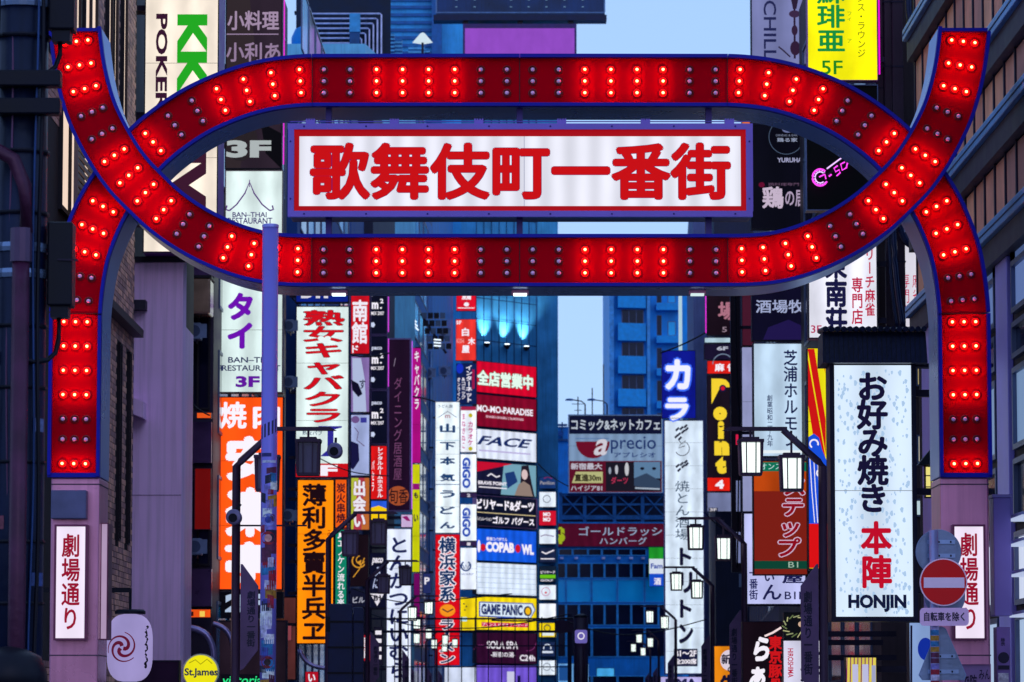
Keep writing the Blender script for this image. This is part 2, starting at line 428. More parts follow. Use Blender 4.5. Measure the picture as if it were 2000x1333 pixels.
me_sock = mb.mesh('socket', mat('bulb_collar', (120, 8, 16), .4)); 
M_ON = bpy.data.materials.new('glowing_bulb'); M_ON.use_nodes = True
_b = M_ON.node_tree.nodes['Principled BSDF']; _b.inputs['Emission Color'].default_value = (1, .0012, .0002, 1); _b.inputs['Emission Strength'].default_value = 44
_b.inputs['Base Color'].default_value = (.5, .02, .01, 1)
M_CORE = bpy.data.materials.new('glowing_hot_core'); M_CORE.use_nodes = True
_b = M_CORE.node_tree.nodes['Principled BSDF']; _b.inputs['Emission Color'].default_value = (1, .5, .16, 1); _b.inputs['Emission Strength'].default_value = 7
_b.inputs['Base Color'].default_value = (.5, .1, .05, 1); M_CORE.cycles.emission_sampling = 'NONE'
M_OFF = mat('bulb_glass_off', (245, 185, 235), .15, 0, .1)
v, f_ = ico(.0235, 2, (0, -.024, 0)); mb = MB(); mb.add(v, f_); me_off = mb.mesh('bulb', M_OFF, True)
mb = MB(); mb.add(v, f_); me_on = mb.mesh('bulb', M_ON, True)
v, f_ = ico(.0145, 2, (0, -.040, 0)); mb = MB(); mb.add(v, f_); me_core = mb.mesh('hot_core', M_CORE, True)  # small glowing ball added before the glass for the bulb's hot centre
gp = gate.location
for (px, py), on, y in bulbs:
    p = pw(px, py, y-.004)
    o = bpy.data.objects.new('bulb', me_on if on else me_off); COL.objects.link(o); o.parent = gate; o.location = p - gp
    s = bpy.data.objects.new('socket', me_sock); COL.objects.link(s); s.parent = o
    if on:
        s = bpy.data.objects.new('hot_core', me_core); COL.objects.link(s); s.parent = o

# gate pillars, boards and notices under the posts
M_STEEL = mat('pillar_steel', (205, 132, 168), .28, .5, .25, .8, .1, 4, streak=.25)  # pink puts the bulbs' red reflection into the steel's base colour
for side in (0, 1):
    g = (lambda x: AX-x) if side else (lambda x: x)
    a = P(g(97), 935, GY); b = P(g(192), 935, GY); x0, x1 = sorted((a.x, b.x)); zt = P(1000, 931, GY).z
    MB().box(x0, x1, GY+.12, GY+1.0, 0, zt).build('pillar', M_STEEL, gate, world=True, bevel=.02)
    jt = MB(); 
    for yy in (945, 1280): jt.box(x0-.004, x1+.004, GY+.113, GY+1.004, PZ(yy, GY)-.006, PZ(yy, GY)+.006)
    jt.build('joint', mat('joint_dark', (70, 55, 80), .5), gate, world=True)
# notice box on left pillar
x0 = PX(101, GY); x1 = PX(170, GY)
MB().box(x0, x1, GY-.04, GY+.12, PZ(1014, GY), PZ(958, GY)).build('control_box', mat('grey_blue_box', (88, 88, 128), .45, .2), gate, world=True, bevel=.01)
mb = MB(); 
for x_, y_ in ((112, 951), (183, 951), (183, 1050), (183, 1180), (183, 1240)): 
    p = P(x_, y_, GY); mb.lathe((p.x, GY+.121, p.z), [(.012, 0), (.012, .012)], 8, 'y')
mb.build('bolt', M_STEEL, gate, world=True)
MR = (150, 8, 42)
M_RF = mat('board_rim_maroon', (110, 50, 84), .35, .5, .2)
for side, x0, x1 in ((0, 106, 170), (1, 1861, 1925)):
    cx = (x0+x1)/2
    s_ = sign('white lightbox with four maroon characters on the %s gate pillar' % ('right' if side else 'left'), x0, 1025, x1, 1251, GY-.02, (246, 232, 252),
         [V('劇場通り', cx-18, 1043 if not side else 1041, cx+18, 1230, MR, .022)], glow=.98, frame=M_RF, fw=4, depth=.12, sample=True, var=.06)
# side notice on the left pillar
s_ = sign('narrow side lightbox facing the street on the left gate pillar', 196, 1022, 211, 1250, GY+.35, (240, 205, 250), [], glow=.6, frame=M_RF, fw=2, depth=.4, sample=True)
# poster under the right board
pr = P(1935, 1333, GY)
sign('pale notice with dark characters low on the right gate pillar', 1872, 1297, 1935, 1400, GY+.08, (150, 110, 160), [H('みん', 1912, 1308, 1934, 1328, (40, 20, 60)), H('で防', 1880, 1318, 1908, 1345, (40, 20, 60), .02)], glow=0, fw=1, depth=.035, name='notice_board', cat='notice', frame=M_STEEL)

# ---------------------------------------------------------------- name board of the street
M_LAV = mat('board_frame_lavender', (122, 96, 196), .4, .2, .12, 2)
nb = thing('name_board', 'long white lightbox with seven bold red characters hung inside the gate', 'sign', (PX(1016, GY), GY, PZ(437, GY)))
def wb(x0, x1, y0, y1, ya, yb, mbx=None):
    m_ = mbx or MB(); a = P(x0, y1, GY); b = P(x1, y0, GY); m_.box(a.x, b.x, ya, yb, a.z, b.z); return m_
wb(564, 1468, 246, 420, GY+.06, GY+.62).build('housing', mat('board_housing', (38, 32, 70), .4, .3), nb, world=True, bevel=.02)
fr = MB()
for r in ((562, 1470, 242, 253.5), (562, 1470, 412.5, 424), (562, 574.5, 253.5, 412.5), (1457.5, 1470, 253.5, 412.5)): wb(*r, GY-.02, GY+.058, fr)
fr.build('frame', M_LAV, nb, world=True)
M_BR = lit((176, 4, 16), .85)
fr = MB()
for r in ((574.5, 1457.5, 253.5, 266), (574.5, 1457.5, 402.5, 412.5), (574.5, 584.5, 266, 402.5), (1447.5, 1457.5, 266, 402.5)): wb(*r, GY+.015, GY+.03, fr)
fr.build('red_border', M_BR, nb, world=True)
wb(575, 1457, 254, 412, GY+.03, GY+.05).build('face', lit((243, 243, 255), .93, .07, True, 1.2), nb, world=True)
wb(1023.4, 1024.2, 266, 403, GY+.026, GY+.0299).build('seam', mat('seam_grey', (150, 150, 190), .5), nb, world=True)
loc = nb.location
p0 = P(605, 391, GY+.02); p1 = P(1427, 279, GY+.02); bx = (p0.x-loc.x, p0.z-loc.z, p1.x-loc.x, p1.z-loc.z)
put_text(nb, '歌舞伎町一番街', bx, lit((60, 30, 130), .6), .024, .036, 'letter_outline', ref_off=.030)
put_text(nb, '歌舞伎町一番街', bx, lit((198, 2, 4), 1.0), .020, .030)
MBOLT = mat('bolt_blue', (40, 30, 110), .4, .5)
for x in (594, 715, 835, 955, 1075, 1195, 1316, 1436):
    for y in (247.5, 418.5): p = P(x, y, GY); MB().lathe((p.x, GY-.019, p.z), [(.011, 0), (.009, .008)], 8, 'y').build('bolt', MBOLT, nb, world=True)
for x in (567.5, 1463.5):
    for y in (277, 389): p = P(x, y, GY); MB().lathe((p.x, GY-.019, p.z), [(.011, 0), (.009, .008)], 8, 'y').build('bolt', MBOLT, nb, world=True)
for x in (606, 770, 935, 1097, 1261, 1425):
    mb = wb(x-9, x+9, 234, 242, GY+.02, GY+.12)
    for k in range(4): wb(x-9+k*5, x-6+k*5, 231.5, 234, GY+.02, GY+.12, mb)
    mb.build('clip', M_LAV, nb, world=True)
mb = MB(); mb.tube([P(566, 238, GY+.07), P(1466, 238, GY+.07)], .006, 6); mb.build('rail', M_LAV, nb, world=True)
for x in (640, 1015, 1386):
    for q in ((203, 244), (421, 462)): wb(x-6, x+6, *q, GY+.2, GY+.32).build('hanger', mat('hanger_dark', (60, 44, 110), .4, .4), nb, world=True)
for x, on in ((659, 1), (1016, 1), (1365, 1)):   # work lights under the gate
    p = pw(x, 559, GY+.35); t = thing('downlight', 'small white lamp under the lower gate beam, %s of three' % ('leftmost' if x < 700 else 'middle' if x < 1100 else 'rightmost'), 'lamp', (p.x, GY+.35, p.z-.02), group='lamps under the gate beam')
    MB().box(-.09, .09, -.06, .06, -.03, .01).build('housing', M_STEEL, t); MB().box(-.07, .07, -.062, .05, -.045, -.025).build('lens', lit((225, 250, 250), 3.0 if x < 1200 else .9, 0, True), t)
# ---------------------------------------------------------------- buildings
def prismb(name, poly, z1, m, parent, z0=0): 
    mb = MB(); mb.prism(poly, z0, z1); return mb.build(name, m, parent)
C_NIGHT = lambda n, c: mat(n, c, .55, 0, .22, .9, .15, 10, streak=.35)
BL = {}
M_PANE = mat('pane_dark_glass', (14, 22, 52), .08, .3, .3, .4)
M_PANE_B = mat('pane_blue_glass', (0, 182, 255), .12, .1, .25, .5)
M_WFR = mat('window_frame_metal', (86, 96, 130), .4, .5, .2)
def win(root, a, b, z0, z1, n=1, pane=None, frame=None, proud=.03, bars=0, gap=.06):
    """n windows between plan points a and b (front seen when walking a to b with the wall on the left)"""
    a = Vector((*a, 0)); b = Vector((*b, 0)); d = (b-a); Lh = d.length; d.normalize(); nrm = Vector((d.y, -d.x, 0))
    w = Lh/n
    for i in range(n):
        s0 = a + d*(w*i+gap*w); s1 = a + d*(w*(i+1)-gap*w); mb = MB(); t = min(.06, w*.07)
        def slab(m_, u0, u1, h0, h1, p0, p1):
            q = [s0 + d*u0 + nrm*p0, s0 + d*u1 + nrm*p0, s0 + d*u1 + nrm*p1, s0 + d*u0 + nrm*p1]
            m_.prism([(v.x, v.y) for v in q], h0, h1)
        ww = (s1-s0).length
        slab(mb, 0, t, z0, z1, -.01, proud); slab(mb, ww-t, ww, z0, z1, -.01, proud)
        slab(mb, t, ww-t, z0, z0+t, -.01, proud); slab(mb, t, ww-t, z1-t, z1, -.01, proud)
        for k in range(bars):
            u = ww*(k+1)/(bars+1); slab(mb, u-t/2, u+t/2, z0+t, z1-t, -.01, proud)
        o = mb.build('window', frame or M_WFR, root)
        mp_ = MB(); slab(mp_, t, ww-t, z0+t, z1-t, .002, .012)
        mp_.build('pane', pane(i) if callable(pane) else (pane or M_PANE), o)

def bld(label, poly, z1, m, name='building', cat='building'):
    r = thing(name, label, cat); prismb('wall', poly, z1, m, r)
    xs = [p[0] for p in poly]; ys = [p[1] for p in poly]
    return r
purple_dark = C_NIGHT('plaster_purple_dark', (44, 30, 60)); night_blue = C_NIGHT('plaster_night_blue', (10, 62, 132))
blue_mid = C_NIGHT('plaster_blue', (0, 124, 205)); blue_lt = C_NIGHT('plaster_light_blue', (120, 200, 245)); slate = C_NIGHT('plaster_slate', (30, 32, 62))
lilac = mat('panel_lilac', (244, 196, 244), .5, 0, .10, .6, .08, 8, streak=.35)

# --- left brick building with tall lit windows
lx = -5.5
b1 = bld('brick building on the left with tall cream lit windows', [(-16, 44), (lx, 44), (lx, 55.6), (-16, 55.6)], 14.5, mat('mortar_dark', (48, 36, 42), .9, 0, .3, 2))
brick_m = [mat('brick_tile_%d' % i, c, .6, 0, .3, 5, .3, 30) for i, c in enumerate(((205, 150, 138), (182, 130, 126), (225, 165, 145), (160, 116, 118)))]
me_b = []
for k in range(4):
    mb = MB(); mb.box(0, .007, 0, .235, 0, .072); me_b.append(mb.mesh('brick', brick_m[k]))
def on_wall_z(px, py):   # height on the wall x = lx seen at this pixel
    Y = -lx*F/(1000-px); return Y, P(px, py, Y).z
Yb0, _ = on_wall_z(198, 700); Yb1 = 55.58
cells = []
zlo, zhi = 1.2, 9.6
holes = [(Yb1-.98, Yb1-.70, 3.9, 6.65), (Yb1-2.35, Yb1-2.0, 3.9, 6.65)]
r_ = 0; z = zlo
while z < zhi:
    y = Yb0 - (.125 if r_ % 2 else 0)
    while y < Yb1-.24:
        if not any(h[0]-.24 < y < h[1] and h[2]-.08 < z < h[3] for h in holes) and not (6.9 < z < 7.05): cells.append((y, z))
        y += .25
    z += .082; r_ += 1
random.shuffle(cells)
cells.sort(key=lambda c: abs(c[1]-5.4))
for y, z in cells[:290]:
    o = bpy.data.objects.new('brick', random.choice(me_b)); COL.objects.link(o); o.parent = b1; o.location = (lx+random.uniform(-.001, .002), y, z)
ms = [MB() for _ in range(4)]
for y, z in cells[290:]:
    q = random.uniform(-.001, .002); random.choice(ms).box(lx+q, lx+.007+q, y, y+.235, z, z+.072)
# bricks in the upper piers and the strip past the windows
for (ya, yb, za, zb) in ((44, Yb0-.15, 8.6, 9.4), (54.0, 55.58, 9.6, 14.4), (50.2, 51.2, 9.6, 14.4), (52.7, 53.2, 9.6, 14.4), (44, Yb0-.15, 1, 2.2)):
    z = za; r_ = 0
    while z < zb-.08:
        y = ya + (.125 if r_ % 2 else 0)
        while y < yb-.235: ms[random.randrange(4)].box(lx, lx+.007, y, y+.235, z, z+.072); y += .25
        z += .082; r_ += 1
for k in range(4): ms[k].build('brickwork', brick_m[k], b1, kind='stuff')
cream = lit((255, 226, 205), .95, .08, True)
M_MUL = mat('mullion_black', (26, 18, 30), .5, .3)
for (ya, yb, za, zb) in ((46.0, 48.2, 7.6, 14.0), (48.4, 50.1, 7.6, 14.0), (51.3, 51.9, 9.0, 14.2), (52.05, 52.6, 9.0, 14.2), (53.3, 53.9, 9.0, 14.3)):
    win(b1, (lx, ya), (lx, yb), za, zb, 1, cream, M_MUL, .05, 1 if yb-ya > 1 else 0)
win(b1, (lx, 46.0), (lx, 50.0), 2.4, 7.2, 3, lambda i: cream, M_MUL, .05, 0)
for h in holes: win(b1, (lx, h[0]+.0), (lx, h[1]), h[2], h[3], 1, M_PANE, M_MUL, .05, 1)
mb = MB(); mb.box(lx-.02, lx+.16, 44.2, 55.4, 6.92, 7.03); mb.box(lx-.02, lx+.13, 44.2, 55.4, 9.45, 9.56); mb.build('ledge', mat('ledge_brown', (74, 56, 60), .6), b1)
lv = MB()
for k in range(26): lv.bar((lx+.22, 46.1, 7.2-k*.09+2.0), (lx+.22, 49.9, 7.2-k*.09+2.0-.0), .02, .05)
lv.bar((lx+.22, 46.1, 9.3), (lx+.22, 46.1, 6.9), .05); lv.bar((lx+.22, 49.9, 9.3), (lx+.22, 49.9, 6.9), .05); lv.bar((lx+.22, 48, 9.3), (lx+.22, 48, 6.9), .05)
lv.bar((lx, 46.1, 9.2), (lx+.22, 46.1, 9.2), .04); lv.bar((lx, 49.9, 9.2), (lx+.22, 49.9, 9.2), .04)
lv.build('louvre_screen', mat('louvre_metal', (120, 96, 96), .4, .6), b1)

# --- lilac panelled block behind it
p = P(258, 505, 57); q = P(358, 505, 57)
b2 = bld('smooth lilac panelled block just right of the brick building', [(-16, 57), (q.x, 57), (q.x, 57.6), (-5.75, 57.6), (-5.75, 69), (-16, 69)], p.z, lilac)
prismb('back_wall', [(-16, 57.3), (-5.75, 57.3), (-5.75, 69), (-16, 69)], 17, C_NIGHT('plaster_black', (20, 14, 26)), b2, p.z)
mb = MB(); mb.box(-5.75, q.x+.03, 56.93, 57, p.z-.06, p.z+.02)
a = P(258, 580, 56.9); mb.box(a.x-.1, a.x+.22, 56.7, 57, P(0,608,57).z, P(0,590,57).z)
mb.build('ledge', mat('ledge_dark', (40, 32, 50), .6), b2)
jm = MB()
for k in (3,): zz = p.z-k*1.18; jm.box(-5.75, q.x, 56.994, 56.9995, zz-.004, zz+.004)
jm.build('panel_joint', mat('joint_lilac', (84, 68, 104), .6), b2)
a = P(258, 770, 56.8); mb = MB(); mb.prism([(a.x-.2, P(0,770,57).z), (a.x+.2, P(0,790,57).z), (a.x+.2, P(0,822,57).z), (a.x-.2, P(0,800,57).z)], 56.5, 56.98, 'y'); mb.build('vent_hood', lilac, b2)

# --- third block and the ones behind it, left side
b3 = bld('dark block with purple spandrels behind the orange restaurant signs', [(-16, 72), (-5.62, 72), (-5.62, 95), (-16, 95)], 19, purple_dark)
def fx(px, Y): return PX(px, Y)
for y0, y1 in ((520, 545), (825, 905), (1112, 1185)):
    a = P(358, y1, 71.9); c = P(414, y0, 71.9); MB().box(a.x-.3, c.x, 71.8, 72, a.z, c.z).build('spandrel', mat('spandrel_purple', (74, 48, 92), .3, .4, .2), b3)
for y0, y1, c in ((615, 800, M_PANE), (915, 1105, M_PANE)):
    a = P(358, y1, 71.9); c2 = P(414, y0, 71.9); win(b3, (a.x, 71.99), (c2.x, 71.99), a.z, c2.z, 1, c, M_MUL, .05, 1)
for k in range(7):
    win(b3, (-5.62, 73), (-5.62, 94), 2+k*2.4, 3.6+k*2.4, 7, lambda i: (M_PANE, M_PANE, M_PANE_B, M_PANE)[random.choice((0,0,0,1,2,3))], M_WFR)
t = thing('lit_box', 'bronze glass box lamp on the wall left of the white restaurant sign', 'lamp', P(388, 613, 71))
a = P(364, 613, 71) - t.location; c = P(411, 543, 71) - t.location
MB().box(a.x, c.x, 0, .8, 0, c.z).build('glass_body', mat('bronze_glass', (176, 140, 118), .2, .5, .25, 3), t, bevel=.04)
MB().box(a.x-.02, c.x+.02, -.02, .82, c.z, c.z+.05).build('lid', M_MUL, t)
sign('dark red banner between purple spandrels on the left block', 380, 915, 412, 1035, 71.5, (150, 14, 12), [], glow=.5, depth=.1, fw=1)
sign('thin orange lit strip above purple spandrel on left block', 384, 806, 413, 818, 71.4, (255, 96, 30), [], glow=.9, depth=.2, fw=1)
sign('small orange and yellow lit panel low on the left block', 362, 1190, 412, 1207, 71.4, (255, 90, 20), [B(370,1195,378,1204,(60,10,10)),B(390,1194,400,1205,(250,210,90))], glow=.9, depth=.2, fw=1)

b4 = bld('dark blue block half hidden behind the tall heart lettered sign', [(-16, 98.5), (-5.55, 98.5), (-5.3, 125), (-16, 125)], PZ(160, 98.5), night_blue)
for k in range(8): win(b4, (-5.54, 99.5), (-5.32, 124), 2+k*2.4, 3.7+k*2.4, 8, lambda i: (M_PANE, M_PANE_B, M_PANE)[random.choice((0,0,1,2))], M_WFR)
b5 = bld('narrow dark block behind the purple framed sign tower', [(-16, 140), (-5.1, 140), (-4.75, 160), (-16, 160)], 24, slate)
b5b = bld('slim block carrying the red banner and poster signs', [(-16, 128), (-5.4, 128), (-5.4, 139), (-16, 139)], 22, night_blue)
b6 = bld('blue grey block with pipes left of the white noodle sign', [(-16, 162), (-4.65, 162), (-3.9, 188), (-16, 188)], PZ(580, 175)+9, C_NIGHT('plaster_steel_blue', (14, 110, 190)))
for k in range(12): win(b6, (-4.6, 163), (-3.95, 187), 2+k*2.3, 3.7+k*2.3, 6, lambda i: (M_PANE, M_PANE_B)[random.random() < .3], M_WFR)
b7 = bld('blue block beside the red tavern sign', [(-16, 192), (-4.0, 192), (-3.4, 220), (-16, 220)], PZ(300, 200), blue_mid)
# pipes down the corner of block six
for i, px in enumerate((822, 833, 843)):
    p = P(px, 1330, 187); t = thing('drain_pipe', ('leftmost', 'middle', 'rightmost')[i] + ' of three pale pipes left of the white noodle sign', 'pipe', (p.x, 186-i*.5, 0), group='pale drain pipes')
    MB().tube([(0, 0, 0), (0, 0, PZ(690, 186))], .085, 10).build('pipe', mat('pipe_pale', (120, 160, 210), .35, .5), t)
    mb = MB()
    for z in range(2, 15, 2): mb.lathe((0, 0, z), [(.11, 0), (.11, .08)], 10)
    mb.build('clamp', M_BRK, t)

# --- angled building with the stacked floor signs
YC = 225; p0 = P(930, 900, YC); p1 = P(1048, 900, YC+4.3)
b8 = bld('tall blue building carrying the stack of wide floor signs', [(p0.x-.9, YC+.6), (p0.x-.0, YC+.25), (p1.x, YC+4.55), (p1.x+1.3, YC+5.2), (p1.x+1.3, YC+40), (p0.x-.9, YC+40)], PZ(108, YC), C_NIGHT('metal_cladding_blue', (60, 150, 205)))
ang = math.atan2(4.3, p1.x-p0.x); dirx = Vector((math.cos(ang), math.sin(ang), 0))
cl = MB()
Lc = (p1-p0); 
for i in range(9):
    u = i/8; x = p0.x+(p1.x-p0.x)*u; y = YC+.25+4.3*u; zz0 = PZ(705, YC); 
    cl.box(x-.02, x+.02, y-.06, y+.02, zz0-1, PZ(110, YC))
for z in [PZ(705, YC)+k*1.25 for k in range(14)]:
    cl.add([(p0.x, YC+.2, z), (p1.x, YC+4.5, z), (p1.x, YC+4.5, z+.04), (p0.x, YC+.2, z+.04)], [(0,1,2,3)])
cl.build('cladding_joint', mat('joint_navy', (10, 40, 86), .6), b8)
for i, (px, py) in enumerate(((945, 672), (984, 675), (1022, 679))):
    u = (px-930)/118; x = p0.x+(p1.x-p0.x)*u; y = YC+.25+4.3*u; z = PZ(py, y)
    t = thing('wall_uplight', ('leftmost', 'middle', 'rightmost')[i] + ' of three uplights washing the blue cladding', 'lamp', (x+.18, y-.34, z), group='uplights on the blue building')
    MB().lathe((0, 0, 0), [(.08, -.25), (.2, -.05), (.22, 0)], 12).build('bowl', M_MUL, t)
    MB().bar((0, 0, -.1), (-.22, .5, -.1), .06).build('arm', M_MUL, t)
    MB().lathe((0, 0, .0), [(.16, 0), (.14, .06)], 12).build('lens', lit((225, 245, 255), 3, 0, True), t)
    ld = bpy.data.lights.new('uplight_beam', 'SPOT'); lo = bpy.data.objects.new('uplight_beam', ld); COL.objects.link(lo); lo.parent = t
    ld.energy = 1100; ld.spot_size = R(80); ld.spot_blend = 1; ld.color = (1, .93, .88); ld.shadow_soft_size = .1
    lo.location = (0, 0, .12); lo.rotation_euler = (R(180-8), 0, 0)

# --- rooftop plant and blue block top left
b9 = bld('light blue block with rooftop plant seen above the gate', [(-13.5, 150), (-5.8, 150), (-4.1, 161.5), (-13.5, 161.5)], PZ(86, 150), blue_lt)
rz = PZ(86, 150)
pl = thing('roof_railing', 'nested pale bent rails of a roof screen behind the gate top', 'screen', (PX(700, 152), 153, rz))
M_RAIL = lit((210, 210, 250), .5)
for k in range(9):
    mb = MB(); z = 1.75-k*.2; xr = PX(742, 153)-pl.location.x-k*.16; xl = PX(585, 153)-pl.location.x
    mb.tube([(xl, 0, z), (xr-.05, 0, z), (xr, 0, z-.05), (xr, 0, 0.05)], .035, 6); mb.build('rail', mat('rail_pale', (200, 196, 235), .3, .4), pl)
mb = MB(); xl = PX(582, 153)-pl.location.x
for k in range(6): mb.box(xl+.6+k*.5, xl+.68+k*.5, .1, .2, 0, 1.6)
mb.build('post', mat('rail_dark', (12, 40, 84), .5), pl)
ms_ = MB(); ms_.box(xl-.2, PX(745,153)-pl.location.x+.3, .5, .6, 0, 2.6); ms_.build('back_panel', mat('screen_dark', (8, 26, 56), .6), pl)
t = thing('roof_tank', 'pale blue cowled tank at the left end of the roof rails', 'tank', (PX(583, 151), 151.5, rz)); MB().lathe((0,0,0), [(.4,0),(.4,.5),(.25,.85),(.05,.95)], 14).build('shell', blue_mid, t, smooth=True)
t = thing('roof_cabinet', 'small sky blue cabinet in front of the roof rails', 'cabinet', (PX(689, 152), 152.2, rz)); MB().box(-.2,.2,-.1,.2,0,1.1).build('post', mat('rail_dark2', (20,70,120), .5), t); MB().box(-.2,.22,-.15,.2,.85,1.6).build('box', mat('cab_blue', (60,150,205), .5), t)
for i in range(7):
    px = 752+i*14; w = random.uniform(.15, .35); h = random.uniform(.8, 2.4)
    t = thing('roof_unit', 'dark blue roof plant unit number %s from the rails' % ('one','two','three','four','five','six','seven')[i], 'roof unit', (PX(px, 158), 158+i*.8, rz), group='plant units on the roof')
    MB().box(-w, w, -.3, .3, 0, h).build('casing', mat('plant_%d' % (i%3), ((20,70,130),(40,110,170),(14,48,96))[i%3], .5, .3, .4, 4), t)
    mb = MB()
    for k in range(int(h/.16)): mb.box(-w-.01, w+.01, -.34, -.3, .06+k*.16, .13+k*.16)
    mb.build('louvre', mat('plant_slats', (90, 170, 220), .4, .3), t)
t = thing('roof_lantern', 'small white pyramid lamp on the roof plant', 'lamp', (PX(823, 155), 155.5, rz)); MB().lathe((0,0,0), [(.05,0),(.05,1.05)], 6).build('post', M_BRK, t); MB().lathe((0,0,1.0), [(.42,0),(.1,.38),(.03,.42)], 4).build('shade', lit((225,245,255), .8), t)
# red signal lights on a cable tray over the roof
t = thing('cable_tray', 'dark tray with red lamps and white strip lights above the roof rails', 'light rack', (PX(660, 156), 156, rz))
xl, xr = PX(570, 156)-t.location.x, PX(758, 156)-t.location.x; zt_ = PZ(22, 156)-rz
MB().box(xl, xr, 0, .4, zt_-.1, zt_+.0).build('tray', M_MUL, t)
mb = MB(); mb.bar((xl+.4, .2, zt_-.1), (xl+.4, .2, 0), .1); mb.bar((xr-.4, .2, zt_-.1), (xr-.4, .2, 0), .1); mb.build('post', M_MUL, t)
mb = MB()
for px in (612, 648, 696): x = PX(px,156)-t.location.x; mb.box(x-.12, x+.12, -.05, .1, zt_+.02, zt_+.22)
mb.build('red_lamp', lit((255, 50, 60), 1.2), t)
mb = MB()
for a_, c_ in ((586, 604), (618, 640), (655, 690), (702, 735), (745, 756)): mb.box(PX(a_,156)-t.location.x, PX(c_,156)-t.location.x, .05, .15, zt_+.05, zt_+.42)
mb.build('strip_light', lit((235, 245, 255), 1.0), t)
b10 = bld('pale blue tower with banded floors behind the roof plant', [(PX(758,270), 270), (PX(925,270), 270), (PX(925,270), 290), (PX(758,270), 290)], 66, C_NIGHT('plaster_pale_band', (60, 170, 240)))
mb = MB()
for k in range(60): mb.box(PX(760,270), PX(850,270), 269.8, 270, 34+k*.55, 34.22+k*.55)
mb.build('band', mat('band_blue', (30, 96, 165), .5), b10)
mb = MB(); mb.box(PX(842,270), PX(862,270), 269, 269.75, 0, 66); mb.build('column', mat('band_blue', (30, 96, 165), .5), b10)

# --- billboards on top of the angled building
YB = 214
def framework(root, x0, x1, z0, z1, y): 
    mb = MB(); n = max(2, int((x1-x0)/2))
    for i in range(n+1): x = x0+(x1-x0)*i/n; mb.bar((x, y, z0), (x, y, z1), .12)
    mb.build('support', M_BRK, root)
bb = thing('billboard_underside', 'huge dark rooftop billboard edge cut by the top of the photo', 'billboard', (PX(1016, YB), YB, PZ(40, YB)))
x0, x1 = PX(845,YB)-bb.location.x, PX(1187,YB)-bb.location.x
MB().box(x0, x1, 0, 1.2, 0, .32).build('bottom_beam', mat('beam_navy', (18, 24, 60), .4, .3), bb)
MB().box(x0+.15, x1-.1, .06, 1.1, .32, 6).build('screen', mat('screen_navy', (10, 44, 92), .3, .1, .5, .6, streak=.4), bb)
mb = MB(); mb.box(x0+.1, x1-.1, -.03, .05, .4, .47); mb.box(x0+.12, x0+.2, -.03, .05, .47, 6); mb.box(x1-.16, x1-.08, -.03, .05, .47, 6); mb.build('rim', mat('rim_pale', (90, 120, 165), .4), bb)
mb = MB()
for px in (890, 926, 998, 1033, 1068, 1104, 1140):
    x = PX(px,YB)-bb.location.x
    for z in (.75, 1.15, 1.7): mb.box(x-.06, x+.06, .02, .058, z, z+.05)
mb.build('lamp_dot', lit((120, 160, 200), .6), bb)
pb = thing('purple_billboard', 'plain glowing purple panel under the dark rooftop billboard', 'billboard', (PX(1015, YB), YB, PZ(118, YB)))
x0, x1 = PX(903,YB)-pb.location.x, PX(1127.5,YB)-pb.location.x; h = PZ(47, YB)-PZ(118, YB)
MB().box(x0, x1, .05, .9, 0, h).build('housing', mat('purple_dark_metal', (60, 30, 100), .4), pb)
MB().box(x0+.12, x1-.12, .02, .05, .1, h-.25).build('face', lit((150, 76, 200), .9, .1), pb)
mb = MB(); mb.box(x0, x1, 0, .05, h-.25, h); mb.box(x0, x0+.12, 0, .05, 0, h-.25); mb.box(x1-.12, x1, 0, .05, 0, h-.25); mb.build('rim', mat('purple_dark_metal', (60, 30, 100), .4), pb)
for px in (908, 1016, 1116): x = PX(px,YB)-pb.location.x; MB().box(x-.15, x+.15, .2, .6, h, h+.25).build('strut', M_MUL, pb)
mb = MB(); 
for px in (935, 985, 1035): x = PX(px,YB)-pb.location.x; mb.box(x-.15, x+.15, .9, 12.5, .4, .7); mb.box(x-.15, x+.15, .9, 12.5, h-.6, h-.3)
mb.build('back_beam', M_BRK, pb)
# --- far centre: low block, net cafe block, tower
YE = 280
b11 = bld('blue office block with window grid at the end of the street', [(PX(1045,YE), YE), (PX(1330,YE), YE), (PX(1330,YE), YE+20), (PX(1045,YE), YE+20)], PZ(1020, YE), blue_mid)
def grid(root, pxs, py0, py1, Y, pane, m=None):
    for a_, c_ in zip(pxs[:-1], pxs[1:]): win(root, (PX(a_,Y), Y-.001), (PX(c_,Y), Y-.001), PZ(py1,Y), PZ(py0,Y), 1, pane, m or mat('grid_frame', (60, 160, 225), .4, .1), .08, gap=.012)
grid(b11, (1090, 1118, 1148, 1175, 1205, 1232, 1262), 1072, 1086, YE, M_PANE)
grid(b11, (1086, 1105, 1130, 1155, 1180, 1205, 1232, 1258, 1285, 1310), 1100, 1130, YE, M_PANE)
grid(b11, (1086, 1105, 1155, 1205, 1258, 1310), 1132, 1177, YE, lambda i: M_PANE_B)
grid(b11, (1086, 1105, 1130, 1155, 1180, 1205, 1232, 1258, 1285, 1310), 1180, 1222, YE, M_PANE)
grid(b11, (1086, 1105, 1155, 1205, 1258, 1310), 1226, 1284, YE, M_PANE)
grid(b11, (1086, 1155, 1205, 1258, 1310), 1320, 1400, YE, M_PANE)
mb = MB()
for px in (1097, 1125, 1178, 1208, 1232, 1255): x = PX(px, YE); mb.box(x-.12, x+.12, YE-.5, YE, PZ(1093,YE), PZ(1089,YE))
mb.build('bracket', mat('rail_pale', (200, 196, 235), .3, .4), b11)
